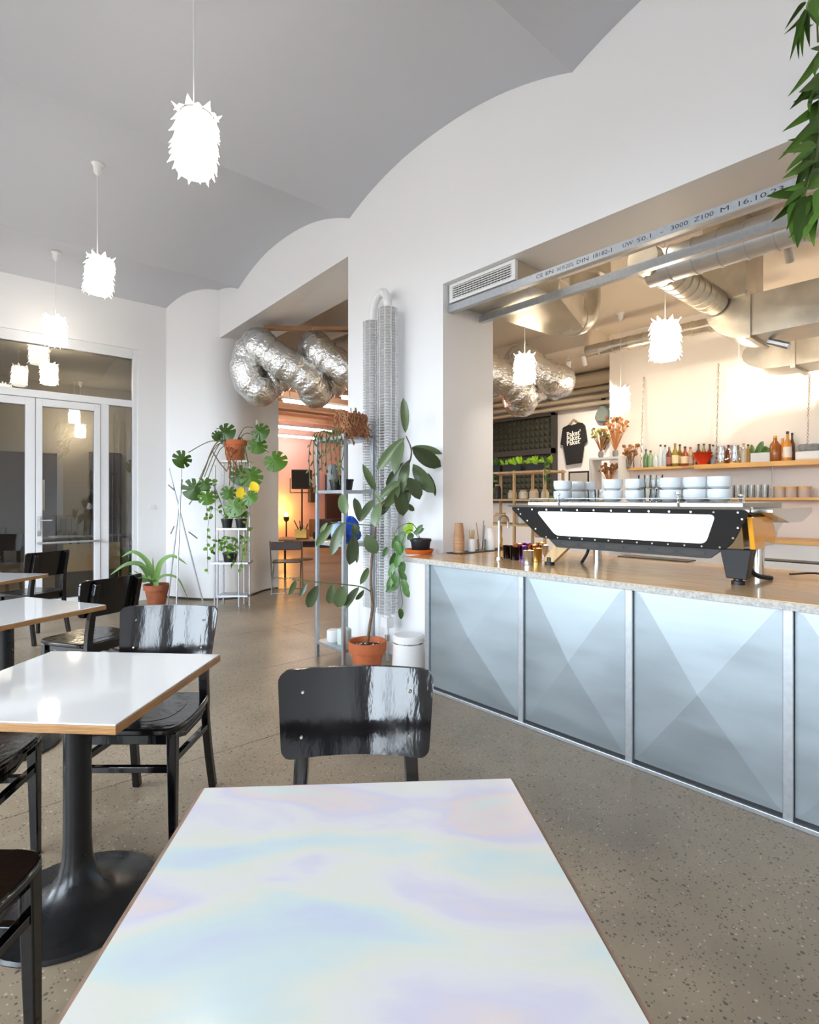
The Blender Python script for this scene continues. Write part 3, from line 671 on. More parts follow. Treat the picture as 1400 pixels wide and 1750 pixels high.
for i,y in enumerate((2.0,.6,-1.0)):  # added spots, out of view behind the header, to light the worktop
    spot(3.84,y,3.60,3.2,y,.95,['added ceiling spotlight over the left end of the worktop','added ceiling spotlight over the espresso machine','added ceiling spotlight over the right end of the worktop'][i],55*SP,size=1.9)
# ------------------------------------------------------------------ espresso machine
em=thing('espresso_machine','long black backed espresso machine with lit panel on the counter','espresso machine',(2.96,1.53,.942))
def yz(px,py,X=2.96): q=PX(px,py,X); return (q.y-1.53,q.z-.942)
SW=Matrix(((0,0,1,0),(1,0,0,0),(0,1,0,0),(0,0,0,1)))        # (y,z,x) prism -> world
LEAN=Matrix.Shear('XY',4,(0,0))
def panel(poly,x0,x1,name,m_,par,bevel=0,lean=.35):
    mb=MB().prism(poly,x0,x1,M=SW); mb.v=[(x-(z-.17)*lean,y,z) for x,y,z in mb.v]; return mb.build(name,m_,par,bevel=bevel)
back=rpoly([(-.535,.172),(.555,.172),(.755,.372),(-.655,.372)],.045,5)
bp_=panel(back,0,.012,'back_panel',M_blackp,em,.003)
scr=rpoly([(-.435,.197),(.44,.197),(.545,.345),(-.50,.345)],.03,5)
panel(scr,-.002,.0,'lit_window',M_screen,em)
bm_=MB()
def bolt(y,z): bm_.lathe([(.0065,0),(.005,.004)],8,M=Matrix.Translation((-(z-.17)*.35-.001,y,z))@Matrix.Rotation(-math.pi/2,4,'Y'))
for i in range(13): bolt(-.60+i*1.28/12,.357); bolt(-.50+i*1.01/12,.183)
for k in (.25,.55,.8): bolt(-.53-.09*k-.012,.19+.17*k); bolt(.545+.17*k-.01,.19+.17*k)
bm_.build('bolts',M_chrome,bp_,kind='stuff')
panel(rpoly([(-.66,.372),(.76,.372),(.76,.384),(-.66,.384)],.004,1),-.004,.02,'top_trim',M_chrome,em)
prof=[(.02,.175),(.50,.175),(.56,.25),(.76,.335),(.75,.372),(-.05,.375)]
XZ=Matrix(((1,0,0,0),(0,0,-1,0),(0,1,0,0),(0,0,0,1)))
MB().prism(prof,-.62,.60,M=XZ).build('chassis',M_steel,em,bevel=.006)
MB().box(.0,.62,-.60,.66,.375,.405).build('cup_tray',M_dull,em,bevel=.004)
MB().tube([(.02,-.60,.40),(.02,-.60,.425),(.02,.66,.425),(.02,.66,.40)],.003,8).build('cup_rail',M_dull,em,smooth=True)
MB().prism(rpoly([(-.44,.12),(.46,.12),(.52,.172),(-.50,.172)],.01,2),.03,.05,M=SW).build('lower_rail',M_blackp,em)
ov=MB()
for i in range(6): ov.prism([(-.36+i*.145+.06*math.cos(a),.146+.013*math.sin(a)) for a in [k*math.pi/8 for k in range(16)]],.027,.03,M=SW)
ov.build('rail_slots',M_darkw,em,kind='stuff')
for sgn,m_,lbl in ((-1,M_blackp,'black tapered leg'),(1,M_plyl,'tan plate leg')):
    y=-.56 if sgn<0 else .53
    if sgn<0:
        lg=MB(); lg.add([(.02,y-.07,.175),(.02,y+.07,.175),(.10,y+.07,.175),(.10,y-.07,.175),(.03,y-.045,.03),(.03,y+.045,.03),(.09,y+.045,.03),(.09,y-.045,.03)],[(0,1,2,3),(4,7,6,5),(0,4,5,1),(1,5,6,2),(2,6,7,3),(3,7,4,0)])
        lo=lg.build('leg',m_,em,bevel=.004)
    else:
        lg=MB(); lg.add([(.05,y-.20,.175),(.05,y-.08,.175),(.09,y-.08,.175),(.09,y-.20,.175),(.05,y-.03,.02),(.05,y+.06,.02),(.09,y+.06,.02),(.09,y-.03,.02)],[(0,1,2,3),(4,7,6,5),(0,4,5,1),(1,5,6,2),(2,6,7,3),(3,7,4,0)])
        lo=lg.build('leg',m_,em,bevel=.003)
    lo['label']=lbl
    MB().lathe([(.030,0),(.030,.018),(.02,.02),(.018,.05)],16,c=(.06,y,0)).build('foot',M_blackp,em,smooth=True)
    for x in (.55,):
        MB().tube([(x,y*.9,.175),(x,y*.9,0)],.03,12).build('leg',M_steel,em,smooth=True)
MB().prism([(.36,.30),(.62,.30),(.80,.345),(.80,.375),(.10,.375),(.10,.35)],.60,.70,M=XZ).build('end_wing',M_steel,em,bevel=.006)
# amber end cheek, right end
ch=MB().prism([(.02,.19),(.16,.19),(.17,.22),(.34,.20),(.36,.26),(.28,.34),(.08,.34)],-.66,-.63,M=XZ); 
MB().prism([(.03,.178),(.17,.178),(.17,.215),(.33,.195),(.345,.25),(.27,.335),(-.02,.335)],.622,.645,M=XZ).build('end_cheek',M_amber,em,bevel=.003)
MB().prism([(.10,.0),(.15,.0),(.19,.17),(.05,.17)],.52,.54,M=XZ).build('end_plate',M_amber,em)
MB().prism([(.22,.17),(.26,.17),(.44,.0),(.38,.0)],.50,.52,M=XZ).build('end_plate',M_brown,em)
MB().tube(spline([(.22,-.55,.17),(.22,-.56,.08),(.26,-.58,.03),(.36,-.62,.01)],5),.012,8).build('hose',M_blackp,em,smooth=True)
for i in range(3):
    y=-.38+i*.38
    MB().lathe([(.014,0),(.012,.05),(.018,.06),(.018,.075),(0,.08)],12,c=(.66,y,.372)).build('group_cap',M_chrome,em,smooth=True)
    MB().tube([(.70,y,.25),(.86,y,.22)],.014,8).build('portafilter',M_blackp,em,smooth=True)
for i in (-.30,.42): MB().tube(spline([(.0,i,.385),(-.01,i,.42),(-.012,i,.44)],4),.007,8).build('tap_stem',M_chrome,em,smooth=True); 
for i in (-.30,.42): MB().lathe([(.0,0),(.013,.006),(.013,.018),(0,.024)],12,c=(-.012,i,.44)).build('tap_knob',M_chrome,em,smooth=True)
MB().tube(spline([(.30,.45,.0),(.33,.42,.08),(.3,.40,.17)],5),.010,8).build('hose',M_blackp,em,smooth=True)
# cups on the machine
CUPM=MB().lathe([(.034,0),(.040,.003),(.054,.014),(.0585,.036),(.0575,.066),(.0545,.066),(.054,.036),(.040,.012),(.0,.008)],28).mesh('cup',M_cup,True)
GLM=MB().lathe([(.028,0),(.032,.003),(.036,.075),(.033,.075),(.029,.006),(0,.005)],16).mesh('glass_cup',M_glass,True)
def cupstack(px,X,nm,cnt,what,mesh=CUPM,zb=1.349,step=.066,cat='cup'):
    q=PX(px,830,X)
    for k in range(cnt):
        o=obj('cup' if mesh is CUPM else 'glass_tumbler',mesh); o.location=(q.x,q.y,zb+k*step)
        tag(o,'%s %s, %s'%('white porcelain cup' if mesh is CUPM else 'small clear glass',what,['bottom of its stack','top of its stack','third in its stack'][k] if cnt>1 else 'standing alone'),cat,'cups on the espresso machine')
for px,X,cnt,what in [(962,3.10,2,'at the left end of the machine top'),(985,3.30,2,'second from the left end of the machine top'),(1047,3.12,2,'further left of the small glasses'),(1086,3.14,2,'just left of the small glasses'),
    (1146,3.12,2,'just right of the small glasses'),(1188,3.12,2,'in the middle of the right cup row'),(1230,3.12,2,'at the right end of the cup row'),
    (1005,3.42,2,'in the back row, far left'),(1128,3.42,2,'in the back row behind the dark glasses'),(1160,3.46,2,'in the back row, second from right'),(1204,3.46,2,'in the back row, far right')]: cupstack(px,X,'',cnt,what)
for px,what in [(1102,'left of the row between the cups'),(1112,'in the middle of the row between the cups'),(1122,'right of the row between the cups')]: cupstack(px,3.13,'',2,what,GLM,1.349,.077,'glass')
for px,what in [(1014,'with blue band beside the left cups'),(1026,'with dark rim beside the left cups')]: cupstack(px,3.16,'',1,what,GLM,1.349,.077,'glass')
# ------------------------------------------------------------------ small things on the worktop
def onTop(px,py,z=.942): return PZ(px,py,z)
q=onTop(716,946); sx_=thing('plant_saucer','orange plastic saucer at the left end of the worktop','saucer',q)
MB().lathe([(.098,0),(.105,.006),(.118,.036),(.113,.036),(.098,.010),(0,.008)],32).build('dish',M_saucer,sx_,smooth=True)
bpot=thing('plant_pot','small black plastic pot standing in the orange saucer','pot',q+Vector((.01,-.01,.0105)))
MB().lathe([(.062,0),(.066,.004),(.078,.085),(.084,.085),(.084,.105),(.078,.105),(.072,.08),(0,.078)],28).build('pot',M_blackp,bpot,smooth=True)
MB().lathe([(.074,.078),(.03,.088),(0,.09)],16).build('soil',M_soil,bpot)
q=onTop(773,940); 
tray=thing('black_tray','thin black tray holding cups and stirrers beside the pillar','tray',(3.42,2.98,.942))
MB().prism(rpoly([(-.34,-.075),(.34,-.075),(.34,.08),(-.34,.08)],.02,3),0,.006).build('plate',M_blackp,tray)
PCUP=MB().lathe([(.030,0),(.031,.003),(.042,.098),(.044,.100),(.044,.104),(.040,.104),(.029,.006),(0,.006)],24).mesh('paper_cup',M_paper,True)
for k in range(11):
    o=obj('paper_cup',PCUP); o.location=(3.17,3.0,.948+.104+k*.0125); o.rotation_euler=(math.pi,0,0)
    tag(o,'brown paper cup, %s of the upside-down stack on the tray'%(['bottom','second from bottom','third from bottom','fourth from bottom','fifth from bottom','middle','fifth from top','fourth from top','third from top','second from top','top'][k]),'paper cup','stack of brown paper cups')
def jar(px,X,y,name,label,prof,m_,cat):
    t=thing(name,label,cat,(X,y,.948)); MB().lathe(prof,20).build('body',m_,t,smooth=True); return t
j1=jar(0,3.30,2.985,'stirrer_cup','white paper cup full of wooden stirrers','' or [(.03,0),(.034,.1),(.031,.1),(.027,.005),(0,.005)],M_white,'cup')
for i in range(11):
    a=i*2.4; r=.006+.014*((i*7%5)/5); o=MB().box(-.003,.003,-.001,.001,0,.165).build('stirrer',M_plyl,j1); o.location=(r*math.cos(a),r*math.sin(a),.006); o.rotation_euler=(-.13*math.sin(a),.13*math.cos(a),a)
j2=jar(0,3.42,2.985,'straw_glass','clear glass of twisted paper straws between white cup and bottle',[(.03,0),(.034,.09),(.032,.09),(.028,.004),(0,.004)],M_glass,'glass')
for i in range(9):
    a=i*2.1; o=MB().tube([(0,0,0),(0,0,.20+.02*(i%3))],.004,6).build('straw',M_paper if i%2 else M_grey,j2); o.location=(.013*math.cos(a),.013*math.sin(a),.006); o.rotation_euler=(-.14*math.sin(a),.14*math.cos(a),0)
j3=jar(0,3.52,2.985,'white_bottle','white tapered bottle at the right end of the black tray',[(.042,0),(.046,.01),(.044,.10),(.030,.15),(.022,.175),(0,.176)],M_white,'bottle')
j4=jar(0,3.66,2.985,'amber_bottle','slim amber bottle with pump next to the white bottle',[(.018,0),(.02,.01),(.02,.09),(.008,.11),(.008,.13),(0,.131)],M_gold,'bottle')
# gooseneck tap
q=onTop(853,957); tp=thing('gooseneck_tap','thin steel gooseneck tap behind the worktop edge','tap',q)
MB().tube([(0,0,0),(0,0,.26)]+[(.05-.05*math.cos(t*math.pi/8),0,.26+.05*math.sin(t*math.pi/8)) for t in range(1,9)]+[(.10,0,.22)],.010,10).build('spout',M_steel,tp,smooth=True)
MB().lathe([(.025,0),(.022,.02)],16).build('collar',M_steel,tp,smooth=True)
TIN=[(.028,0),(.031,.003),(.036,.085),(.0375,.087),(.035,.087),(.028,.006),(0,.006)]
tm_={}
for nm,c in [('silver',(0.7,.7,.7)),('gold',(.75,.45,.12)),('violet',(.20,.08,.45)),('black',(.03,.02,.02)),('copper',(.65,.25,.1))]: tm_[nm]=MB().lathe(TIN,20).mesh('metal_tumbler',mat('tumbler_'+nm,c,.16,metal=1.0),True)
for px,py,c,l in [(903,965,'silver','silver metal tumbler standing foremost in the tumbler group'),(918,960,'gold','gold metal tumbler beside the machine leg'),(893,955,'violet','violet metal tumbler behind the silver one'),(880,957,'black','black metal tumbler left of the violet one'),(868,954,'black','black metal tumbler at the left end of the group'),(911,953,'copper','copper metal tumbler behind the gold one'),(930,953,'silver','silver metal tumbler behind the tan machine leg'),(886,950,'copper','copper metal tumbler at the back of the group'),(900,949,'violet','violet metal tumbler at the back of the group'),(924,948,'gold','gold metal tumbler at the back of the group')]:
    o=obj('metal_tumbler',tm_[c]); o.location=onTop(px,py); o.scale=(1.0,1.0,1.05); tag(o,l,'tumbler','metal tumblers')
for px,py,w_,l in [(1120,955,.50,'flat black rubber mat lying behind the machine legs'),(1350,960,.5,'black rubber mat at the right end of the worktop')]:
    q=onTop(px,py); m=MB().prism(rpoly([(-.07,-w_/2),(.07,-w_/2),(.07,w_/2),(-.07,w_/2)],.01,2),0,.008).build('rubber_mat',M_blackp); m.location=q; tag(m,l,'mat')
q=onTop(1350,985); cb_=MB()
cb_.tube(spline([(0,0,.012),(.08,-.1,.02),(.02,-.22,.012),(.14,-.3,.02),(.05,-.45,.012)],6),.006,6); o=cb_.build('cable',M_blackp,smooth=True); o.location=q; tag(o,'thin black cable curling over the worktop right of the machine','cable')
# ------------------------------------------------------------------ bottle wall
sh=thing('bottle_shelf','long pine shelf with bottles on the bar wall','shelf',(7.30,0,1.80))
MB().box(0,.30,-3.2,2.85,-.055,0).build('shelf_board',M_wood,sh,bevel=.003)
MB().box(.10,.30,2.85,3.785,-.03,0).build('shelf_board',M_wood,sh,bevel=.003)
for i,(px,py) in enumerate([(1101,645),(1229,622),(1384,640)]):
    tp_=PX(px,py,7.58); yb=PX(px-3,800,7.4).y; L=Vector((7.57,tp_.y,tp_.z)); E=Vector((7.36,yb,1.80)); cm=MB()
    N_=26
    for k in range(N_):
        c=L.lerp(E,(k+.5)/N_); d=(E-L).normalized()*((E-L).length/N_*.62)
        s=d.orthogonal().normalized()*.010 if k%2 else d.cross(d.orthogonal()).normalized()*.010
        cm.tube([c-d,c+s,c+d,c-s,c-d],.0025,4,cap=False)
    tag(cm.build('shelf_chain',M_steel),['left thin chain holding the bottle shelf','middle thin chain holding the bottle shelf','right thin chain holding the bottle shelf'][i],'chain','shelf chains')
def bottle(px,h,r,col,cap,label,X=7.44,neck=.35,lab=None,z=1.80,cat='bottle'):
    q=PX(px,790,X); t=thing('bottle',label,cat,(X,q.y,z),0,'bottles on the bar shelf')
    m_=mat('bottle_%s'%('_'.join('%d'%int(c*100) for c in col)),col,.1,spec=.7)
    MB().lathe([(r*.9,0),(r,.01),(r,h*(1-neck)*.9),(r*.35,h*(1-neck*.6)),(r*.32,h*.93)],14).build('body',m_,t,smooth=True)
    MB().lathe([(r*.38,h*.91),(r*.38,h)],12).build('cap',mat('cap_%s'%('_'.join('%d'%int(c*100) for c in cap)),cap,.4),t,smooth=True)
    if lab: MB().lathe([(r*1.02,h*.12),(r*1.02,h*.48)],14).build('paper_label',mat('label_%s'%('_'.join('%d'%int(c*100) for c in lab)),lab,.7),t,smooth=True)
K=(.03,.03,.03); Gn=(.12,.22,.10); Cl=(.62,.68,.70); Br=(.16,.06,.03); Ol=(.28,.20,.03); Rd=(.35,.07,.03); Cr=(.80,.66,.42)
for a in [(1104,.25,.036,Gn,K,'pale green bottle at the left end of the bottle row'),(1112,.23,.036,(.25,.4,.2),K,'leaf green bottle second from the left'),(1121,.20,.04,Cl,Cr,'short clear bottle with cream cap'),(1129,.30,.034,Cl,K,'tall clear bottle with black cap'),(1137,.29,.036,(.55,.62,.68),K,'tall bluish bottle with black cap'),
    (1144,.26,.036,Br,(.3,.2,.15),'brown bottle with round shoulder',7.42,.3,(.4,.15,.1)),(1154,.30,.042,Ol,(.35,.2,.1),'olive bottle with big cream label',7.42,.4,Cr),(1162,.29,.036,Ol,K,'olive bottle behind the cream labelled one',7.5,.4,Cr),(1171,.25,.046,Rd,K,'round red brown bottle with cream label',7.42,.4,Cr),
    (1180,.24,.040,(.55,.40,.25),(.3,.12,.06),'tan bottle left of the red bowl',7.46,.3,(.8,.7,.55)),(1194,.28,.034,Br,K,'first dark capped bottle behind the red bowl',7.54),(1203,.28,.034,(.3,.3,.1),(.05,.08,.03),'second dark capped bottle behind the red bowl',7.54),(1213,.27,.034,Br,(.05,.08,.03),'third dark capped bottle behind the red bowl',7.54),(1219,.26,.034,Cl,K,'fourth dark capped bottle behind the red bowl',7.54),
    (1245,.24,.036,Rd,K,'red brown bottle between the two steel jugs',7.5,.3),(1271,.24,.036,(.55,.5,.4),(.4,.3,.1),'pale bottle right of the steel jugs',7.44,.3),(1279,.23,.034,(.45,.25,.08),K,'amber bottle beside the white box',7.5,.3),(1325,.30,.055,(.32,.10,.02),(.75,.4,.05),'wide amber jar bottle with yellow cap',7.42,.3),(1346,.34,.042,(.70,.30,.05),K,'tall orange bottle with white label and black cap',7.42,.4,(.85,.8,.75)),(1354,.33,.03,Br,K,'slim dark bottle behind the orange one',7.52),(1338,.27,.035,(.75,.28,.05),(.6,.3,.1),'orange bottle between the amber jar and the tall one',7.48)]:
    bottle(*a)
for px,what in ((1232,'left steel jug right of the red bowl'),(1256,'right steel jug on the bottle shelf')):
    q=PX(px,790,7.42); t=thing('steel_jug',what,'jug',(7.42,q.y,1.80),0,'steel jugs')
    MB().lathe([(.055,0),(.06,.01),(.052,.12),(.05,.20),(.054,.22),(.05,.22),(.046,.02),(0,.015)],20).build('body',M_chrome,t,smooth=True)
    MB().tube(spline([(0,-.05,.19),(0,-.10,.17),(0,-.10,.08),(0,-.055,.05)],5),.007,6).build('handle',M_chrome,t,smooth=True)
for k,(px,what) in enumerate(((1200,'red glazed bowl on the bottle shelf'),(1212,'second red bowl nested in the first'))):
    q=PX(px,790,7.38); t=MB().lathe([(.05,0),(.055,.01),(.125,.115),(.13,.12),(.122,.12),(.05,.018),(0,.016)],28).build('bowl',M_red,smooth=True); t.location=(7.40,q.y+(.0 if k==0 else .085),1.80+.042*k); t.scale=(.9,.9,.95); tag(t,what,'bowl','red bowls')
q=PX(1301,780,7.4); pb_=thing('planter_box','white box with small plants on the bottle shelf','planter',(7.42,q.y,1.80)); MB().box(-.06,.06,-.10,.10,0,.11).build('box',M_grey if 0 else mat('pale_box',(.62,.66,.70),.4),pb_,bevel=.004)
q=PX(1383,770,7.4); gm=thing('grey_appliance','white and grey small appliance at the right end of the shelf','appliance',(7.42,q.y,1.80)); MB().box(-.08,.08,-.12,.12,0,.10).build('base',M_white,gm,bevel=.02); MB().box(-.07,.07,-.10,.10,.10,.18).build('head',M_grey,gm,bevel=.02)
q=PX(1076,800,7.4); vz=thing('flower_jar','glass jar of dried flowers at the left end of the shelf','vase',(7.42,q.y,1.80)); MB().lathe([(.05,0),(.055,.01),(.055,.12),(.05,.14),(.047,.14),(.045,.01),(0,.008)],18).build('jar',M_glass,vz,smooth=True)
FL=MB(); FL.lathe([(.0,-.02),(.018,-.008),(.02,.006),(.0,.02)],6); FLM=FL.mesh('flower_head',M_dry)
def bunch(parent,base,n,h,sp,mesh,stem=M_dry,sz=1.0):
    rnd=random.Random(n*17+int(h*100)); st=MB()
    for i in range(n):
        a=rnd.uniform(0,6.28); r=rnd.uniform(.15,1)*sp; z=h*rnd.uniform(.55,1); tip=Vector((r*math.cos(a),r*math.sin(a),z))+Vector(base)
        st.tube([Vector(base),Vector(base).lerp(tip,.5)+Vector((0,0,.05*h)),tip],.0022,4)
        o=obj('flower_head',mesh,parent,Matrix.Translation(tip)); s=rnd.uniform(.7,1.5)*sz; o.scale=(s,s,s); o.rotation_euler=(rnd.uniform(0,3),rnd.uniform(0,3),0)
    st.build('stems',stem,parent,kind='stuff')
bunch(vz,(0,0,.02),26,.30,.13,FLM)
# lower shelf with glasses
ls=thing('glass_shelf','low pine shelf with rows of clear glasses under the bottle shelf','shelf',(7.28,0,1.385)); MB().box(0,.31,-3.0,2.62,-.03,0).build('shelf_board',M_wood,ls,bevel=.003)
TG=MB().lathe([(.034,.0),(.038,.002),(.040,.15),(.037,.15),(.034,.006),(0,.006)],14).mesh('tall_glass',M_glass,True)
gn=0
ORD=['first','second','third','fourth','fifth','sixth','seventh','eighth','ninth','tenth','eleventh','twelfth']
for row,X in enumerate((7.34,7.44)):
    for i in range(12):
        px=1238+i*11.5
        if px>1316: continue
        q=PX(px,820,X); o=obj('tall_glass',TG); o.location=(X,q.y,1.385); tag(o,'%s clear tall glass from the left in the %s row under the bottles'%(ORD[i],['front','back'][row]),'glass','clear glasses on the low shelf')
for i,px in enumerate((1332,1352,1375)):
    q=PX(px,830,7.38); t=thing('storage_jar',['left glass storage jar with wooden lid on the low shelf','middle glass storage jar with wooden lid on the low shelf','right glass storage jar with wooden lid on the low shelf'][i],'jar',(7.40,q.y,1.385),0,'storage jars')
    MB().lathe([(.055,0),(.058,.005),(.058,.10),(.055,.10),(.053,.006),(0,.006)],18).build('jar',mat('jar_fill',(.62,.50,.42),.3),t,smooth=True); MB().lathe([(.062,.10),(.062,.125)],18).build('lid',M_wood,t,smooth=True)
for i,y in enumerate((2.0,.55)): tag(MB().tube([(7.33,y,1.385),(7.33,y,1.745)],.006,6).build('shelf_rod',M_steel),['left thin steel rod between the two bar shelves','right thin steel rod between the two bar shelves'][i],'rod','shelf rods')
bb_=thing('back_counter','white back counter along the bottle wall','counter',(7.0,0,0)); MB().box(0,.57,-3.5,3.4,0,.88).build('cabinet',M_white,bb_); MB().box(-.03,.58,-3.5,3.42,.88,.92).build('worktop',M_wood,bb_,bevel=.003)
# ------------------------------------------------------------------ leaves
def blade(name,m_,width_fn,nseg=8,droop=.18,fold=.12,thick=None):
    mb=MB(); vs=[];fs=[]
    for i in range(nseg+1):
        t=i/nseg; wv=width_fn(t)
        for s in (-1,-.5,0,.5,1):
            vs.append((s*wv*.5, t, -droop*t*t+fold*wv*abs(s)*.5))
    for i in range(nseg):
        for j in range(4):
            a=i*5+j; fs.append((a,a+1,a+6,a+5))
    me=mb.add(vs,fs).mesh(name,m_,False); me.shade_smooth(); return me
ov_=lambda t: 4*(t**.75)*(1-t)**.62*.60 if 0<t<1 else 0.02
heart=lambda t: max(.02,(1-t)**.7*(.55+t*1.9)*min(1,.35+t*6)*.80)
strap=lambda t: .95*min(1,(.35+t*3))*(1-t**3)+.03
fernw=lambda t: (1.0*min(1,.2+t*2.5)*(1-t**2.5)+.02)
L_rub=blade('leaf',M_rub,ov_); L_phil=blade('leaf',M_phil,heart); L_poth=blade('leaf',M_poth,heart); L_lime=blade('leaf',M_lime,heart)
L_aga=blade('leaf',M_aga,strap,12,.0,.25); L_fern=blade('frond',M_fern,fernw,8,.14,.2); L_yel=blade('leaf',M_yel,ov_)
def monstera_mesh(m_):
    vs=[(0,.42,0)]; N=96
    for i in range(N):
        a=2*math.pi*i/N           # 0 = tip (+y)
        x,y=math.sin(a),math.cos(a)
        r=.50*(1-.10*math.cos(2*a))
        aa=abs(((a+math.pi)%(2*math.pi))-math.pi)
        if aa>2.75: r*=.35+ .65*(1-(aa-2.75)/.4)
        if .55<aa<2.4:
            ph=(aa-.55)/(1.85)*3; f=ph-math.floor(ph)
            if f>.72: r*=.55
        vs.append((x*r*.92,.46+y*r,-.10*(x*r*2)**2-.06*(y*r*2)**2))
    fs=[(0,i+1,(i+1)%N+1) for i in range(N)]
    me=MB().add(vs,fs).mesh('leaf',m_); return me
L_mon=monstera_mesh(M_mon)
CAM=Vector((0,0,EYE))
def leaf(mesh,par,base,tip,width,jit=.5,rnd=random,name='leaf',up=None,zs=1.0):
    base=Vector(base);tip=Vector(tip); y=tip-base; L=y.length; y=y/L
    n=(CAM-base).normalized()+Vector((rnd.uniform(-jit,jit),rnd.uniform(-jit,jit),rnd.uniform(-jit*.4,jit*1.1)))
    x=y.cross(n)
    if x.length<1e-3: x=y.orthogonal()
    x.normalize(); z=x.cross(y)
    o=bpy.data.objects.new(name,mesh); COL.objects.link(o); o.parent=par
    b=base-par.location
    M=Matrix(((x.x*width,y.x*L,z.x*L*zs,b.x),(x.y*width,y.y*L,z.y*L*zs,b.y),(x.z*width,y.z*L,z.z*L*zs,b.z),(0,0,0,1)))
    o.matrix_basis=M; return o
def loc(pts,par): return [Vector(q)-par.location for q in pts]
# ------------------------------------------------------------------ rubber plant
RP=PZ(628,1148,0); D0=4.24
rp=thing('rubber_plant','tall rubber plant with long dark leaves in front of the radiator','plant',(RP.x,RP.y,.215))
pt=thing('terracotta_pot','orange terracotta pot on the floor holding the rubber plant','pot',(RP.x,RP.y,0))
MB().lathe([(.095,0),(.100,.004),(.128,.165),(.148,.165),(.150,.172),(.153,.245),(.148,.248),(.138,.245),(.128,.20),(0,.196)],36).build('pot',M_terra,pt,smooth=True)
MB().lathe([(.130,.200),(.07,.212),(0,.215)],24).build('soil',M_soil,pt,smooth=True)
def pp(px,py,dd=0): return P(px,py,D0+dd)
tr=[Vector((RP.x,RP.y,.215))]+[pp(*a) for a in [(632,1070),(637,1035),(634,1000),(635,960),(640,920),(643,890),(655,862),(672,846),(688,818),(700,790),(703,768),(694,745)]]
MB().tube(loc(spline(tr,4),rp),[.013-.008*i/48 for i in range(49)],8).build('trunk',M_bark,rp,smooth=True)
MB().tube(loc(spline([pp(635,1012),pp(618,1003,-.05),(pp(580,998,-.12)),pp(535,994,-.18),pp(500,990,-.2)],4),rp),.005,6).build('branch',M_stem,rp,smooth=True)
MB().tube(loc(spline([pp(642,898),pp(622,897,-.03),pp(600,895,-.08),pp(565,893,-.1)],4),rp),.004,6).build('branch',M_stem,rp,smooth=True)
MB().tube(loc(spline([pp(655,862),pp(665,850,-.05),pp(680,838,-.08)],4),rp),.005,6).build('branch',M_stem,rp,smooth=True)
rr=random.Random(3)
for bx,by,tx,ty,wp,dd in [(693,740,691,681,15,0),(692,748,643,801,20,-.05),(690,754,669,806,22,-.1),(704,765,754,800,27,0),(704,764,757,771,14,.08),(699,786,682,838,20,-.1),(706,793,738,843,26,0),(731,808,748,847,9,.06),(697,816,720,850,25,-.12),(620,793,642,839,14,.1),(690,790,658,833,15,.1),(650,850,682,822,16,-.1),(678,834,694,880,28,-.12),(690,860,710,873,10,.03),(614,892,609,849,15,-.05),(616,892,636,852,16,.05),(650,858,637,898,20,-.08),(605,914,601,963,22,-.06),(608,916,610,961,9,.02),(626,913,642,947,25,-.08),(570,894,538,936,14,-.12),(588,892,564,947,18,-.1),(584,844,589,877,18,.05),(630,970,618,996,11,.05),(544,1000,523,1041,18,-.15),(569,998,562,1033,15,-.12),(588,1001,575,1041,22,-.16),(614,1003,586,1038,16,-.05),(526,996,512,1019,8,-.18),(506,992,496,1014,9,-.2),(605,894,610,916,14,-.02),(622,1008,609,1027,9,0),(683,830,660,868,18,-.15),(700,828,690,868,16,.1),(668,848,650,880,16,.05),(560,893,545,912,8,-.12),(676,840,712,826,10,.1),(640,840,655,862,8,.1)]:
    leaf(L_rub,rp,P(bx,by,D0+dd),P(tx,ty,D0+dd+rr.uniform(-.12,.06)),wp/F*D0*1.08,.55,rr)
# stones round the trunk
st=MB(); 
for i in range(26):
    a=rr.uniform(0,6.28); r_=rr.uniform(.03,.12); st.lathe([(0,-.006),(.008,0),(0,.006)],5,c=(r_*math.cos(a),r_*math.sin(a),.213))
st.build('pebbles',M_print,pt,kind='stuff')
# philodendron hanging from the end of the worktop (rooted in the black pot)
ph=thing('trailing_philodendron','trailing heart leaved plant hanging from the black pot over the worktop end','plant',tuple(bpot.location+Vector((0,0,.088))))
b0=bpot.location+Vector((0,0,.095))
vine=[b0,P(700,905,3.98),P(688,925,3.97),P(683,960,4.02),P(684,1000,4.05),P(688,1030,4.05),P(683,1048,4.06)]
MB().tube(loc(spline(vine,4),ph),.003,5).build('vine',M_stem,ph,smooth=True)
vine=[b0,P(705,895,4.0),P(678,905,3.99),P(674,940,4.05),P(672,990,4.06),P(670,1008,4.06)]
MB().tube(loc(spline(vine,4),ph),.003,5).build('vine',M_stem,ph,smooth=True)
for bx,by,tx,ty,wp in [(690,908,684,932,20),(680,915,672,938,16),(690,930,678,956,18),(676,945,668,968,15),(683,960,690,980,16),(675,962,664,985,15),(686,978,694,995,15),(680,985,670,1010,22),(688,990,697,1012,16),(676,1000,660,1012,15),(690,1002,699,1021,15),(684,1040,687,1058,14),(672,975,676,998,14),(662,935,655,952,12),(684,945,676,970,16),(676,925,686,950,17),(690,960,684,985,17),(670,985,662,1010,14)]:
    dd=4.0+rr.uniform(-.05,.06); leaf(L_phil,ph,P(bx,by,dd),P(tx,ty,dd-.02),wp/F*4.0,.5,rr)
for bx,by,tx,ty,wp,mm in [(702,912,690,900,14,L_lime),(703,908,700,892,14,L_lime),(708,912,724,903,13,L_phil),(712,908,722,897,10,L_phil),(706,912,697,922,14,L_phil)]:
    leaf(mm,ph,P(bx,by,4.05),P(tx,ty,4.03),wp/F*4.05,.4,rr)
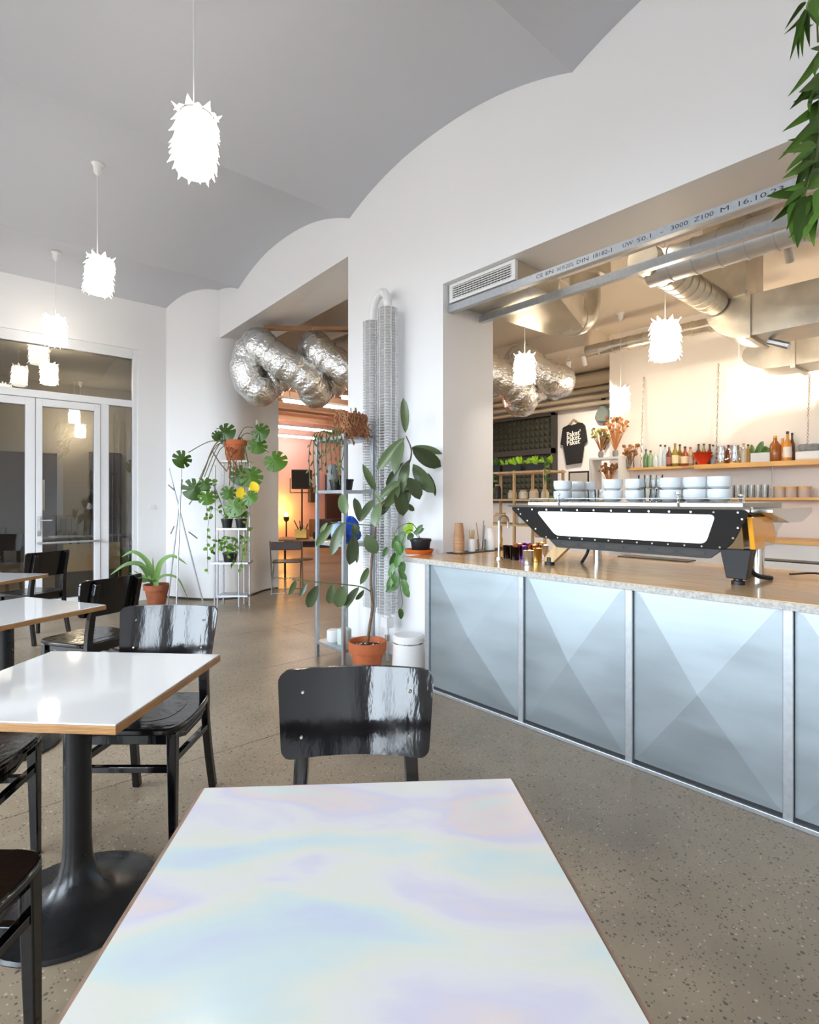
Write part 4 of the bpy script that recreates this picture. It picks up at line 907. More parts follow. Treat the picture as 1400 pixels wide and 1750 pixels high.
# ------------------------------------------------------------------ galvanised plant rack
gk=thing('plant_rack','narrow galvanised rack with plants beside the radiator','shelf unit',(2.73,3.93,0))
for x in (-.15,.15):
    for y in (-.20,.20): MB().box(x-.014,x+.014,y-.014,y+.014,0,1.90).build('post',M_galv2,gk,bevel=.002)
for z in (.14,1.0,1.44,1.885): MB().box(-.16,.16,-.21,.21,z-.028,z).build('shelf_board',M_galv2,gk,bevel=.003)
gx,gy=2.73,3.93
def rack(name,label,cat,dx,dy,z): return thing(name,label,cat,(gx+dx,gy+dy,z))
hp=rack('root_planter','rough terracotta block planter with matted roots on top of the rack','planter',-.02,-.13,1.885)
MB().box(-.10,.10,-.09,.09,0,.19).build('pot',M_terra2,hp,bevel=.012)
rt=MB()
for i in range(90):
    a=Vector((rr.uniform(-.13,.13),rr.uniform(-.12,.12),rr.uniform(.0,.21))); 
    a*=.8; a.z=a.z*1.15; a.x=-.106 if i%2 else a.x; a.y=-.097 if not i%2 else a.y
    rt.tube(spline([a,a+Vector((rr.uniform(-.03,.03) if i%2==0 else 0,rr.uniform(-.05,.05) if i%2 else 0,rr.uniform(-.06,.06))),a+Vector((rr.uniform(-.05,.05) if i%2==0 else -.008,rr.uniform(-.07,.07) if i%2 else -.008,rr.uniform(-.1,.06)))],3),.004,4)
rt.build('roots',M_root,hp,kind='stuff')
hp2=rack('trailing_cactus','thin trailing cactus hanging down from the rack top','plant',-.12,-.02,1.885)
for k in range(9):
    y=-.30+k*.065; L=rr.uniform(.25,.55); q=[Vector((-.02,0,.02)),Vector((-.09,y*.6,.05)),Vector((-.11,y,-.10)),Vector((-.10+rr.uniform(-.03,.03),y+rr.uniform(-.05,.05),-L))]
    s_=spline(q,4); MB().tube(s_,.004,5).build('stem',M_stem,hp2,smooth=True)
    for j in range(7):
        c=s_[5+j]+hp2.location; leaf(L_rub,hp2,c,c+Vector((rr.uniform(-.03,.03),rr.uniform(-.06,.06),-rr.uniform(.02,.06))),.016,.6,rr)
vs_=rack('concrete_vase','grey ribbed concrete vase on the middle shelf of the rack','vase',-.06,.10,1.44); MB().lathe([(.045,0),(.048,.005),(.046,.20),(.03,.225),(.028,.20),(0,.19)],18).build('body',M_grey,vs_,smooth=True)
for dx,dy,lab in [(-.08,.02,'small black pot next to the concrete vase'),(-.06,-.12,'black pot at the right end of the rack shelf')]:
    t=rack('plant_pot',lab,'pot',dx,dy,1.44); MB().lathe([(.04,0),(.052,.075),(.056,.075),(.056,.09),(.045,.09),(0,.07)],18).build('pot',M_blackp,t,smooth=True)
bl=rack('blue_bag','crumpled blue and clear plastic bag on the rack','bag',-.02,-.06,1.0); 
bm2=MB(); bm2.grid(lambda u,v:(0,0,0),1,1); 
def blob(name,m_,par,sx,sy,sz,c,seed,amp=.25,n=14):
    r2=random.Random(seed); ph_=[(r2.uniform(1,5),r2.uniform(1,5),r2.uniform(0,6)) for _ in range(5)]
    vs=[];fs=[]
    for j in range(n+1):
        th=math.pi*j/n
        for i in range(2*n):
            p_=2*math.pi*i/(2*n); k=1+sum(amp/5*math.sin(a*p_*1.0+b*th*2+c_) for a,b,c_ in [(round(a),b,c_) for a,b,c_ in ph_])
            vs.append((c[0]+sx*k*math.sin(th)*math.cos(p_),c[1]+sy*k*math.sin(th)*math.sin(p_),c[2]+sz*k*math.cos(th)))
    for j in range(n):
        for i in range(2*n): fs.append((j*2*n+i,(j+1)*2*n+i,(j+1)*2*n+(i+1)%(2*n),j*2*n+(i+1)%(2*n)))
    return MB().add(vs,fs).build(name,m_,par,smooth=True)
blob('blue_body',M_blue,bl,.10,.06,.10,(-.02,-.08,.105),4); blob('pale_body',mat('pale_blue_plastic',(.35,.48,.70),.3),bl,.09,.07,.08,(-.02,.07,.085),9)
for i,(dx,dy,m_,lab) in enumerate([(-.06,.08,M_white,'white folded cloth roll on the bottom of the rack'),(-.04,-.05,mat('pale_green_paper',(.62,.72,.66),.7),'pale green paper pack on the bottom of the rack')]):
    t=rack('paper_pack',lab,'pack',dx,dy,.14); MB().lathe([(.055,0),(.06,.01),(.06,.09+.03*i),(.05,.10+.03*i),(0,.10+.03*i)],18).build('roll',m_,t,smooth=True)
# ------------------------------------------------------------------ monstera stand at the pier
MS=W(-2.28,7.12,0)
ms=thing('plant_stand','slim metal plant stand with shelves against the rounded pier','plant stand',(MS.x,MS.y,0),-YAW)
for x,y,h in [(-.23,.0,1.80),(-.15,-.12,1.0),(.12,.10,1.0),(.225,-.02,1.85),(-.15,.10,1.86),(.12,-.12,1.0)]: MB().tube([(x,y,0),(x,y,h)],.011,8).build('post',M_galv2,ms)
for z,x0,x1,y0,y1 in [(.15,-.16,.23,-.13,.11),(.565,-.24,.235,-.13,.11),(1.0,-.16,.23,-.13,.11),(1.86,-.18,.24,-.12,.12)]: MB().box(x0,x1,y0,y1,z-.022,z).build('shelf_board',M_white if z>1.2 else M_galv2,ms)
def onms(x,y,z): return W(-2.28+x,7.12+y,z)
mp=thing('terracotta_pot','terracotta pot with hanging roots on top of the plant stand','pot',onms(.04,-.02,1.86))
MB().lathe([(.10,0),(.105,.004),(.135,.20),(.15,.20),(.152,.26),(.14,.26),(.125,.2),(0,.2)],24).build('pot',M_terra,mp,smooth=True)
mo=thing('monstera','large monstera with split leaves spreading from the top pot','plant',onms(.04,-.02,2.06))
DM=6.95
base=Vector(mo.location)
for i,(px,py,r,m_,dx,dy) in enumerate([(312,785,17,L_mon,-.5,-.6),(384,740,18,L_mon,.6,-.3),(444,738,16,L_mon,.5,-.3),(440,761,16,L_mon,.1,-1),(471,787,20,L_mon,.6,-.7),(332,836,21,L_mon,-.4,-.8),(354,849,15,L_mon,.4,-1),(400,866,19,L_mon,.1,-1),(412,812,20,L_mon,-.3,-.6),(429,814,20,L_mon,.2,-1),(391,842,14,L_mon,-.1,-1),(427,850,13,L_mon,.6,-.6),(372,745,10,L_mon,-.5,-.5),(350,826,12,L_mon,.1,-1),(412,842,11,L_yel,.0,-1.3),(434,831,10,L_yel,.5,-1)]):
    dd=DM+rr.uniform(-.12,.1); nrm=math.hypot(dx,dy); ux,uy=dx/nrm,-dy/nrm
    b=P(px-ux*r*.9,py-uy*r*.9,dd); t_=P(px+ux*r*1.1,py+uy*r*1.1,dd-.05)
    leaf(m_,mo,b,t_,(t_-b).length*(.98 if m_ is L_mon else .8),.35,rr)
    st_=[base,base.lerp(b,.5)+Vector((0,0,.10 if py<800 else .22)),b]
    MB().tube(loc(spline(st_,5),mo),.0055 if i<14 else .003,5).build('petiole',M_stem,mo,smooth=True)
for i in range(8):
    a=base+Vector((rr.uniform(-.1,.1),rr.uniform(-.1,.1),0)); q=P(rr.uniform(388,425),rr.uniform(790,820),DM-.05)
    MB().tube(loc(spline([a,a.lerp(q,.4)+W(0,-.16,0),q],4),mo),.004,4).build('aerial_root',M_root,mo)
MB().tube(loc(spline([base,P(378,752,DM),P(362,770,DM),P(345,815,DM),P(332,832,DM)],4),mo),.008,6).build('petiole',M_bark,mo,smooth=True)
MB().tube(loc(spline([P(362,770,DM),P(375,790,DM),P(388,806,DM)],4),mo),.008,6).build('petiole',M_bark,mo,smooth=True)
def small_plant(name,label,loc_,pts,n,mesh,spread,wp,par_pot=None,lmin=.04,lmax=.075):
    t=thing(name,label,'plant',loc_); L=Vector(loc_)
    for pl in pts:
        s_=spline([L]+pl,5); MB().tube(loc(s_,t),.0025,4).build('vine',M_stem,t)
        for k in range(n):
            c=s_[min(len(s_)-1,int((k+1)*len(s_)/(n+1)))]; d=Vector((rr.uniform(-1,1),rr.uniform(-1,.4),rr.uniform(-1,.35))).normalized()*rr.uniform(lmin,lmax)
            leaf(mesh,t,c,c+d,rr.uniform(.7,1)*wp,.5,rr)
    return t
for x,lab,z in [(-.06,'left small black pot on the upper shelf of the plant stand',1.0),(.12,'right small black pot on the upper shelf of the plant stand',1.0),(-.02,'wide black trough on the lower shelf of the plant stand',.565)]:
    q=onms(x,-.03,z); t=thing('plant_pot',lab,'pot',q)
    s_=1.3 if z<.9 else 1; MB().lathe([(.055*s_,0),(.07*s_,.10),(.075*s_,.10),(.075*s_,.115),(.06*s_,.115),(0,.10)],18).build('pot',M_blackp,t,smooth=True)
small_plant('pothos','pale pothos trailing down the left post of the plant stand',onms(-.06,-.03,1.105),[[onms(-.2,-.14,1.25),onms(-.26,-.16,1.0),onms(-.27,-.15,.75),onms(-.26,-.15,.42)],[onms(-.18,-.1,1.45),onms(-.27,-.15,1.35),onms(-.26,-.16,1.1)],[onms(-.22,-.12,1.6),onms(-.27,-.14,1.5),onms(-.25,-.14,1.3)]],11,L_poth,.1,.07)
small_plant('pothos','pale pothos trailing down the right post of the plant stand',onms(.12,-.03,1.105),[[onms(.2,-.12,1.2),onms(.24,-.16,.95),onms(.22,-.16,.66)],[onms(.05,-.14,1.2),onms(.1,-.17,1.15)],[onms(.16,-.12,1.35),onms(.2,-.15,1.25)]],9,L_poth,.1,.07)
small_plant('pothos','bushy variegated pothos filling the lower shelf of the plant stand',onms(-.02,-.03,.705),[[onms(-.15,-.12,.85),onms(-.2,-.16,.7)],[onms(-.05,-.15,.9),onms(-.08,-.2,.75)],[onms(.08,-.15,.88),onms(.1,-.2,.7),onms(.05,-.2,.5)],[onms(.15,-.1,.9),onms(.2,-.15,.75),onms(.14,-.2,.45)],[onms(0,-.15,.8),onms(0,-.2,.66)]],14,L_poth,.1,.06)
# coat rack
cr=W(-2.93,7.05,0); ct=thing('coat_rack','bare metal coat rack of three leaning rods with pegs','coat rack',(cr.x,cr.y,0),-YAW)
for (x0,y0),(x1,y1),h in [((-.20,.10),(.03,.0),1.62),((.02,-.15),(.02,.0),1.78),((.26,.12),(-.14,.0),1.76)]:
    MB().tube([(x0,y0,0),(x1,y1,h)],.010,8).build('rod',M_galv2,ct,smooth=True)
for a,b in [((-.15,.08,.92),(-.08,.02,1.02)),((.19,.09,.86),(.10,.03,.95)),((-.07,.0,1.48),(-.14,-.02,1.55)),((.1,.05,1.3),(.18,.03,1.4))]: MB().tube([a,b],.009,6).build('peg',M_galv2,ct)
# agave pot
ap=PZ(268,1034,0); at=thing('terracotta_pot','terracotta pot on the floor by the door frame','pot',(ap.x,ap.y,0))
MB().lathe([(.10,0),(.105,.02),(.11,.03),(.14,.20),(.158,.20),(.162,.27),(.15,.27),(.14,.22),(0,.22)],28).build('pot',M_terra2,at,smooth=True); MB().lathe([(.135,.222),(0,.235)],18).build('soil',M_soil,at)
ag=thing('agave','green agave with long arching leaves in the pot by the door','plant',(ap.x,ap.y,.23)); DA=7.18
def arching(par,mesh_w,pts,name='leaf',m_=M_aga):
    s_=spline(pts,6); n=len(s_); vs=[];fs=[]; side=None
    for i,c in enumerate(s_):
        t=(s_[min(i+1,n-1)]-s_[max(i-1,0)]).normalized(); sd=t.cross((CAM-c).normalized()+Vector((0,0,.4))).normalized(); nn=sd.cross(t)
        wv=mesh_w*.5*strap(i/(n-1)); c=c-par.location
        vs+=[c-sd*wv+nn*wv*.3,c,c+sd*wv+nn*wv*.3]
    for i in range(n-1): a=i*3; fs+=[(a,a+1,a+4,a+3),(a+1,a+2,a+5,a+4)]
    o=MB().add(vs,fs).build(name,m_,par); o.data.shade_smooth(); return o
cb0=P(266,1000,DA)
for pl,wd_ in [([(262,985),(250,958),(228,943),(208,952)],.07),([(258,990),(240,965),(215,965),(188,983)],.075),([(262,988),(252,970),(228,962)],.055),([(268,985),(275,962),(295,950),(320,965)],.075),([(270,990),(285,983),(305,990),(322,1025)],.04),([(264,990),(245,985),(228,975)],.05),([(266,995),(268,1015),(267,1033)],.07),([(258,992),(232,990),(226,1020),(222,1035)],.06),([(264,985),(262,968),(261,952)],.03),([(255,992),(240,993),(220,978)],.045)]:
    arching(ag,wd_,[cb0]+[P(a,b,DA-.04*k-.05) for k,(a,b) in enumerate(pl)])
# ------------------------------------------------------------------ hanging fern, upper right
DF=2.15; fb=P(1500,60,DF)
hf=thing('hanging_fern','green strap leaved fern hanging in the upper right corner','plant',tuple(fb))
pot=thing('hanging_basket','dark hanging basket that holds the fern','basket',tuple(fb+Vector((0,0,-.02))))
MB().lathe([(.04,-.10),(.08,-.07),(.10,0),(.105,.01),(.095,.01),(0,-.02)],20).build('bowl',M_blackp,pot,smooth=True)
for k in range(3):
    a=k*2.09; MB().tube([(.1*math.cos(a),.1*math.sin(a),.0),(0,0,.45),(0,0,vault(fb.y)-fb.z+.02)],.002,5).build('wire',M_blackp,pot)
def fpx(x,y): return 1250+x/4.167, y/4.167
for x0,y0,x1,y1,wv in [(530,20,405,160,7),(550,40,430,225,8),(530,70,430,372,8),(520,90,455,382,8),(530,100,490,368,8),(550,90,542,302,8),(575,40,612,160,12),(580,180,540,200,6),(560,-20,560,80,14),(590,-20,600,120,14),(640,330,590,350,8),(625,360,465,652,14),(640,520,468,742,16),(640,600,510,792,14),(650,770,408,898,15),(650,850,378,1088,13),(650,880,478,1062,10),(600,1040,408,1068,14),(590,1080,402,1182,13),(540,1150,402,1258,13),(620,1000,470,1320,20),(640,1050,540,1345,22),(520,1370,290,1385,20),(470,1400,328,1565,14),(500,1360,418,1705,22),(580,1390,445,1722,26),(640,1480,552,1732,16),(650,1330,590,1500,14),(600,1430,470,1560,18),(640,1400,520,1500,16),(620,1560,500,1690,18),(640,1200,560,1260,12),(660,620,560,760,24),(660,700,560,860,20),(560,1240,480,1300,8),(640,430,575,530,8),(660,400,600,480,14),(640,560,520,640,16),(650,820,500,960,14),(600,1000,500,1110,12),(620,1150,470,1210,14),(640,1250,500,1330,18),(560,1340,380,1440,14),(540,1400,400,1600,14),(620,1420,480,1640,20),(650,1500,520,1620,18),(650,1300,420,1340,16),(600,1560,430,1660,14),(660,650,480,700,14),(650,950,440,1010,12)]:
    a=fpx(x0,y0); b=fpx(x1,y1); dd=DF+rr.uniform(-.12,.12)
    leaf(L_fern,hf,P(a[0],a[1],dd),P(b[0],b[1],dd-.05),wv/F*DF*1.25,.5,rr,name='frond')
for x0,y0,x1,y1 in [(600,-60,620,300),(640,300,630,800),(650,700,600,1200),(640,1000,520,1400)]:
    a=fpx(x0,y0); b=fpx(x1,y1); MB().tube(loc([fb,P(a[0],a[1],DF),P(b[0],b[1],DF)],hf),.004,5).build('stem',M_stem,hf)
# ------------------------------------------------------------------ braided foil duct
fa=Vector((3.24,6.55,3.05)); fe=Vector((6.45,4.48,2.98)); fd=(fe-fa); FLn=fd.length; fd.normalize(); fs_=Vector((-fd.y,fd.x,0))
fo=thing('foil_duct','fat crinkled silver foil duct knotted like a pretzel under the ceiling','duct',tuple(fa))
UPV=Vector((0,0,1)); AMP,SIDE=.285,.21; WN=5.5*math.pi
def fpos(t,k):
    th=math.pi/2+t*WN+k*math.pi
    return fd*(FLn*t+.13*math.sin(2*th))+UPV*AMP*math.sin(th)+fs_*SIDE*math.cos(th)
N=120; pts=[fpos(i/N,0) for i in range(N,-1,-1)]
e0,e1=fpos(0,0),fpos(0,1); mid=(e0+e1)/2; hv=(e0-e1)/2
pts+=[mid+hv*math.cos(j*math.pi/8)-fd*.16*math.sin(j*math.pi/8) for j in range(1,8)]
pts+=[fpos(i/N,1) for i in range(N+1)]
e0,e1=fpos(1,1),fpos(1,0); mid=(e0+e1)/2; hv=(e0-e1)/2
pts+=[mid+hv*math.cos(j*math.pi/8)+fd*.22*math.sin(j*math.pi/8) for j in range(1,9)]
fine=[]
for p0,p1 in zip(pts,pts[1:]): fine+=[p0,p0.lerp(p1,.5)]
fine.append(pts[-1])
mb=MB(); r2=random.Random(5); mb.tube(fine,[.205+.010*math.sin(i*1.7)+.008*math.sin(i*.61)+r2.uniform(-.005,.005) for i in range(len(fine))],26)
mb.v=[(x+r2.uniform(-.006,.006),y+r2.uniform(-.006,.006),z+r2.uniform(-.006,.006)) for x,y,z in mb.v]
o=mb.build('duct_hose',M_foil,fo); o.data.shade_smooth()
pl_=MB().box(-.05,.05,-.75,.75,-.02,.02).build('ceiling_plank',M_plank); pl_.location=(3.95,6.2,3.60); pl_.rotation_euler=(0,0,math.radians(52)); tag(pl_,'short wooden plank above the foil duct','plank')
tag(MB().tube([(4.5,8.6,3.55),(4.5,4.3,3.55)],.13,16).build('round_duct',M_duct,smooth=True),'dark spiral duct behind the left opening above the foil duct','duct')
for i,y in enumerate((6.2,5.3)): tag(MB().tube([(3.0+ (6.72-y)*1.54,y,3.2),(3.0+(6.72-y)*1.54,y,3.77)],.004,5).build('hanger_wire',M_steel),['left thin wire hanging the foil duct','right thin wire hanging the foil duct'][i],'wire')
# ------------------------------------------------------------------ back room
def cbox(x0,x1,d0,d1,z0,z1): pass
dk=W(-1.52,9.12,0); de=thing('desk','wooden desk with black frame in the pink back room','desk',(dk.x,dk.y,0),-YAW)
MB().box(-.65,.65,-.35,.35,.70,.725).build('desk_top',M_plank,de)
for x in (-.6,.6):
    for y in (-.3,.3): MB().box(x-.015,x+.015,y-.015,y+.015,0,.70).build('leg',M_blackm,de)
MB().box(-.6,.6,.28,.30,.55,.70).build('modesty_panel',M_brown,de)
def ond(x,y,z=.725): return W(-1.52+x,9.12+y,z)
yb=thing('yellow_box','yellow open box of utensils on the back room desk','box',ond(-.22,-.15)); MB().lathe([(.11,0),(.125,.02),(.135,.16),(.125,.16),(.11,.02),(0,.015)],4).build('box',M_gold,yb)
for i in range(9): MB().tube([(0,0,.02),(rr.uniform(-.12,.12),rr.uniform(-.12,.12),rr.uniform(.2,.3))],.009,5).build('utensil',M_brown,yb)
lp=thing('turntable','dark audio device standing on the back room desk','audio device',ond(.18,0)); MB().box(-.2,.2,-.15,.15,0,.10).build('body',M_blackp,lp,bevel=.01); MB().box(-.18,.14,.10,.14,.10,.30).build('screen',M_brown,lp,bevel=.01)
cc=W(-1.80,8.12,0); fc=thing('folding_chair','black folding chair with metal frame in front of the back room desk','chair',(cc.x,cc.y,0),-YAW+.15)
MB().prism(rpoly([(-.2,-.19),(.2,-.19),(.2,.19),(-.2,.19)],.04,3),.45,.468).build('seat',M_brown,fc,bevel=.004)
MB().box(-.22,.22,-.225,-.205,.64,.76).build('backrest',M_brown,fc,bevel=.01)
for s in (-1,1):
    MB().tube([(s*.225,-.215,.77),(s*.225,.2,.0)],.010,8).build('leg',M_steel,fc); MB().tube([(s*.20,.15,.46),(s*.20,-.24,.0)],.010,8).build('leg',M_steel,fc)
for z,y in ((.02,.19),(.02,-.23),(.20,.07)): MB().tube([(-.22,y,z),(.22,y,z)],.009,8).build('rail',M_steel,fc)
spk=W(-2.45,12.6,0); sk=thing('speaker','black square speaker on a pole stand against the pink wall','speaker',(spk.x,spk.y,0),-YAW)
MB().box(-.21,.21,-.15,.15,1.60,2.04).build('cabinet',M_brown,sk,bevel=.01); MB().box(-.18,.18,-.158,-.15,1.63,2.01).build('grille',M_blackp,sk)
MB().tube([(0,0,0),(0,0,1.60)],.02,10).build('pole',M_brown,sk); MB().lathe([(.25,0),(.25,.02),(.03,.04)],16).build('base',M_brown,sk)
MB().tube([(-.27,0,1.52),(.27,0,1.52)],.012,6).build('bracket',M_steel,sk)
for s in (-1,1): MB().tube([(s*.27,0,1.52),(s*.27,0,1.85)],.012,6).build('bracket',M_steel,sk)
tag(MB().box(8.42,8.66,13.85,13.99,1.28,1.72).build('wall_speaker',M_brown,bevel=.01),'small dark speaker fixed to the pink wall','speaker')
tag(MB().box(9.0,9.6,13.9,13.99,0,2.1).build('dark_door',M_brown,bevel=.01),'dark door at the right of the pink wall','door')
tag(MB().box(8.4,9.5,13.3,13.9,0,.8).build('dark_cabinet',M_brown,bevel=.01),'low dark cabinet along the pink wall','cabinet')
q=W(-2.85,14.4,0); up=thing('floor_uplight','amber floor lamp glowing behind the pole speaker','lamp',(7.48,13.55,0)); MB().lathe([(.10,0),(.10,.03),(.02,.05),(.02,.75),(.07,.80),(.08,.90),(.07,.90),(.0,.82)],16).build('stand',M_brown,up,smooth=True)
l=bpy.data.lights.new('amber_bulb','POINT'); l.energy=30; l.color=(1,.50,.08); l.shadow_soft_size=.06; o=bpy.data.objects.new('amber_bulb',l); COL.objects.link(o); o.parent=up; o.location=(0,.12,1.05)
MB().lathe([(.05,.9),(.05,1.0),(0,1.02)],12).build('bulb',mat('amber_glow',(1,.6,.1),.5,emit=8,ecol=(1,.5,.08)),up)
# ceiling tubes and planks of the back room
def tubelamp(x,y0,z,L,lab,energy=0):
    t=thing('tube_lamp',lab,'lamp',(x,y0,z),0,'ceiling tube lamps'); MB().box(0,L,-.05,.05,.03,.07).build('housing',M_white,t); MB().tube([(.03,0,0),(L-.03,0,0)],.022,10).build('tube',M_tube,t,smooth=True)
    for a in (.15,L-.15): MB().tube([(a,0,.07),(a,0,(3.78 if y0<9.2 else 3.62)-z)],.005,5).build('hanger',M_steel,t)
tubelamp(4.75,8.75,3.10,1.5,'nearest long tube lamp in the pink back room'); tubelamp(6.0,11.6,3.05,1.7,'second tube lamp in the pink back room'); tubelamp(6.9,13.2,3.05,1.4,'farthest tube lamp in the pink back room')
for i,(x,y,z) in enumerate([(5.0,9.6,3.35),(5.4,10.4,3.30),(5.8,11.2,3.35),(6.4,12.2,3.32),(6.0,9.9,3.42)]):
    tag(MB().box(x,x+2.4,y,y+.20,z,z+.12).build('ceiling_beam',M_orange,bevel=.01),['first','second','third','fourth','fifth'][i]+' orange lit beam under the back room ceiling counted from us','beam','ceiling beams')
tubelamp(5.2,7.6,3.05,1.2,'tube lamp seen below the foil duct beside the pillar')
# ------------------------------------------------------------------ shirt wall
aw=thing('acoustic_panel','large dark acoustic panel of foam pyramids on the shirt wall','acoustic panel',(8.6,0,0))
ya=PX(948,760,8.5).y; yb_=ya+3.0
MB().box(-.06,0,ya,yb_,1.30,2.92).build('backing',M_darkw,aw)
def frame_(y0,y1,z0,z1):
    m=MB()
    for a,b,c,d in [(y0,y1,z0,z0+.05),(y0,y1,z1-.05,z1),(y0,y0+.05,z0,z1),(y1-.05,y1,z0,z1)]: m.box(-.14,-.06,a,b,c,d)
    m.build('panel_frame',M_darkw,aw)
    fm=MB(); ny=int((y1-y0-.1)/.10); nz=int((z1-z0-.1)/.10)
    dy=(y1-y0-.1)/ny; dz=(z1-z0-.1)/nz
    for i in range(ny):
        for j in range(nz):
            a=y0+.05+i*dy; c=z0+.05+j*dz; fm.add([(-.06,a,c),(-.06,a+dy,c),(-.06,a+dy,c+dz),(-.06,a,c+dz),(-.115,a+dy/2,c+dz/2)],[(0,4,1),(1,4,2),(2,4,3),(3,4,0)])
    fm.build('foam_pyramids',M_dark,aw,kind='stuff')
frame_(ya,yb_,2.24,2.92); frame_(ya,ya+1.45,1.30,2.24); frame_(ya+1.45,yb_,1.30,2.24)
# t-shirt
c0=PX(980,760,8.55); ts=thing('t_shirt','black t-shirt with white print hanging on the wall','t-shirt',(8.57,c0.y,c0.z))
def shirt_pt(px,py): q=PX(px,py,8.55); return (-(q.y-c0.y),q.z-c0.z)
out=[(973,726),(978,727),(984,725),(990,722),(996,723),(1000,727),(1003,745),(1004,755),(999,757),(996,778),(994,791),(985,792),(978,793),(969,795),(966,775),(963,760),(959,760),(961,745),(963,731)]
poly=[shirt_pt(*q) for q in out]
if sum(poly[i-1][0]*poly[i][1]-poly[i][0]*poly[i-1][1] for i in range(len(poly)))<0: poly=poly[::-1]
SHM=Matrix(((0,0,-1,0),(-1,0,0,0),(0,1,0,0),(0,0,0,1)))
MB().prism(poly,0,.05,M=SHM).build('fabric',M_shirt,ts,bevel=.012)
hg=MB(); hg.tube([SHM@Vector((*shirt_pt(971,727),.02)),SHM@Vector((*shirt_pt(981,716),.02)),SHM@Vector((*shirt_pt(992,724),.02))],.012,6); hg.build('hanger',M_plyl,ts)
pr=MB()
for i,s_ in enumerate(("Paket'","Paket.","Paket")):
    a=shirt_pt(970.5,747.5+i*7.3); text_mesh(s_,.125,Matrix.Identity(4)@SHM@Matrix.Translation((a[0],a[1],.052))@Matrix.Rotation(.09,4,'Z')@Matrix.Shear('XZ',4,(0,0)),pr,0,.002,.93)
pr.build('lettering',M_print,ts,kind='stuff')
def wallbag(px,py,pts,m_,label,name='sling_bag',strap_=None):
    c=PX(px,py,8.5); t=thing(name,label,'bag',(8.57,c.y,c.z))
    poly=[]
    for q in pts: w_=PX(q[0],q[1],8.5); poly.append((-(w_.y-c.y),w_.z-c.z))
    if sum(poly[i-1][0]*poly[i][1]-poly[i][0]*poly[i-1][1] for i in range(len(poly)))<0: poly=poly[::-1]
    MB().prism(poly,0,.09,M=SHM).build('bag_body',m_,t,bevel=.03)
    if strap_:
        m=MB()
        for a,b in zip(strap_,strap_[1:]):
            A=PX(a[0],a[1],8.5);B=PX(b[0],b[1],8.5); m.tube([A-Vector((8.57-.0,c.y,c.z))+Vector((.05,0,0)),B-Vector((8.57,c.y,c.z))+Vector((.05,0,0))],.025,6)
        m.build('strap',M_shirt,t)
    return t
zb=wallbag(1028,706,[(1027,690),(1033,692),(1041,702),(1040,712),(1035,721),(1021,722),(1016,715),(1019,706)],M_bag,'grey green sling bag hanging on a black strap',strap_=[(1025,694),(1029,675),(1031,690)])
wallbag(1062,720,[(1058,735),(1057,722),(1063,711),(1068,711),(1068,735)],M_shirt,'black bag half hidden by the corner of the bottle wall')
wallbag(1033,748,[(1026,748),(1032,742),(1042,742),(1043,750),(1034,760),(1031,770)],M_shirt,'black cap hanging above the dried flowers','cap')
fr_=PX(988,815,8.55); pf=thing('picture_frame','small black picture frame below the t-shirt','picture',(8.6,fr_.y,fr_.z)); MB().box(-.03,0,-.2,.2,-.12,.10).build('frame',M_blackp,pf); MB().box(-.033,-.03,-.17,.17,-.09,.07).build('picture_sheet',M_dim,pf)
# rack with boxes and plants behind the bar opening
rk=thing('steel_rack','open metal rack with jars and plants seen left of the espresso machine','shelf unit',(6.0,4.55,0))
for x in (-.2,.2):
    for y in (-.52,-.05,.5): MB().box(x-.015,x+.015,y-.015,y+.015,0,1.74).build('post',M_plyl,rk)
for z in (.55,1.04,1.37,1.73): MB().box(-.22,.22,-.55,.53,z-.025,z).build('shelf_board',M_plyl,rk)
for i,(y,z,h,r,c,lab) in enumerate([(.35,1.37,.18,.05,K,'dark bottle on the middle rack shelf'),(.10,1.37,.10,.06,(.6,.5,.35),'tan jar on the middle rack shelf'),(-.08,1.37,.10,.06,(.75,.7,.6),'pale jar on the middle rack shelf'),(-.25,1.37,.11,.06,(.7,.55,.4),'peach jar on the middle rack shelf'),(-.42,1.37,.10,.05,(.7,.65,.62),'white jar at the right of the middle rack shelf'),(.30,1.04,.12,.10,(.65,.5,.35),'round basket bowl on the low rack shelf'),(-.05,1.04,.10,.10,(.7,.7,.68),'white bowl on the low rack shelf')]):
    t=thing('jar',lab,'jar',(5.95,4.55+y,z),0,'jars on the metal rack'); MB().lathe([(r*.8,0),(r,.01),(r,h*.8),(r*.7,h),(0,h)],16).build('body',mat('jar_%d'%i,c,.35),t,smooth=True); MB().lathe([(r*.72,h),(r*.72,h+.02)],14).build('lid',M_plyl,t)
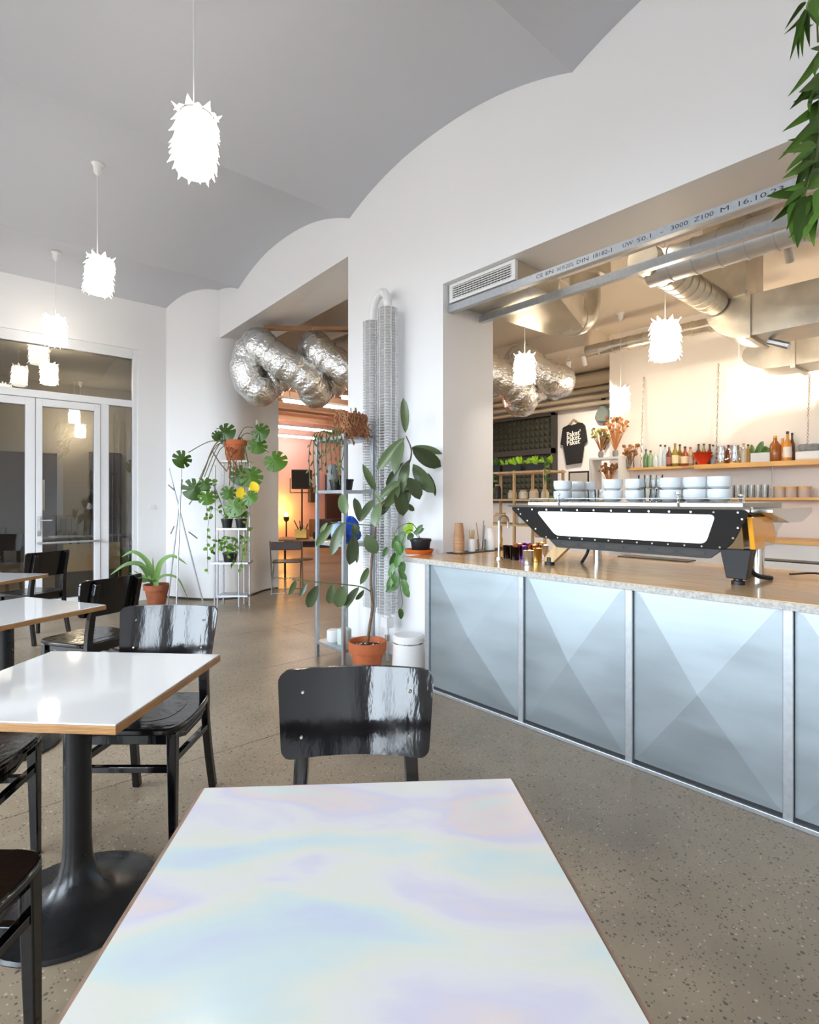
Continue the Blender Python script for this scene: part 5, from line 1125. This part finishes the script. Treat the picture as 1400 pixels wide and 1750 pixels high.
for i,(y,lab) in enumerate([(.40,'left black trough of herbs on the rack top'),(.05,'middle black trough of lime green herbs on the rack top'),(-.33,'right black trough of herbs on the rack top')]):
    t=thing('herb_trough',lab,'planter',(5.95,4.55+y,1.73),0,'herb troughs'); MB().box(-.08,.08,-.15,.15,0,.10).build('trough',M_blackp,t,bevel=.005)
    for k in range(30):
        b=Vector((5.95+rr.uniform(-.07,.07),4.55+y+rr.uniform(-.15,.15),1.82)); leaf(L_lime if i else L_phil,t,b,b+Vector((rr.uniform(-.08,.04),rr.uniform(-.08,.08),rr.uniform(.02,.11))),.055,.6,rr)
small_plant('trailing_ivy','trailing pale plant at the right end of the metal rack',(5.82,4.05,1.80),[[Vector((5.78,3.98,1.85)),Vector((5.77,3.92,1.6)),Vector((5.76,3.95,1.35))],[Vector((5.78,4.02,1.85)),Vector((5.75,4.0,1.55))]],8,L_poth,.1,.06,None,.05,.09)
small_plant('trailing_ivy','green plant hanging inside the left of the metal rack',(5.85,4.85,1.72),[[Vector((5.78,4.85,1.65)),Vector((5.77,4.85,1.45))],[Vector((5.78,4.95,1.68)),Vector((5.76,4.98,1.3))]],8,L_phil,.1,.06,None,.05,.09)
# white shelf with dried flowers at the corner of the bottle wall
ws=thing('white_shelf','white open shelf with dried flowers beside the bottle wall','shelf unit',(7.36,4.02,0))
for y in (-.22,.22): MB().box(-.14,.14,y-.018,y+.018,0,1.96).build('side_panel',M_white,ws)
for z in (.5,1.0,1.5,1.96): MB().box(-.14,.14,-.202,.202,z-.03,z).build('shelf_board',M_white,ws)
FLG=MB().lathe([(.0,-.03),(.014,-.01),(.014,.01),(.0,.03)],5).mesh('flower_head',M_dryg)
for (dy,z,lab,mesh,n_,h_,sp_) in [(.10,1.96,'yellow green dried grass on the white shelf top',FLG,34,.34,.16),(-.12,1.96,'rust orange dried flowers on the white shelf top',FLM,40,.50,.18),(-.02,1.5,'rust dried flowers inside the white shelf',FLM,40,.30,.16),(.1,1.0,'dried grass in the lower white shelf',FLG,20,.28,.12)]:
    t=thing('dried_bouquet',lab,'bouquet',(7.30,4.02+dy,z),0,'dried bouquets'); MB().lathe([(.03,0),(.04,.05),(.03,.09)],12).build('vase',M_grey,t,smooth=True); bunch(t,(0,0,.07),n_,h_,sp_,mesh)

for k in range(14):
    b=pb_.location+Vector((rr.uniform(-.04,.04),rr.uniform(-.09,.09),.10)); leaf(L_poth if k%2 else L_phil,pb_,b,b+Vector((rr.uniform(-.05,.03),rr.uniform(-.07,.07),rr.uniform(.06,.16))),.06,.5,rr)
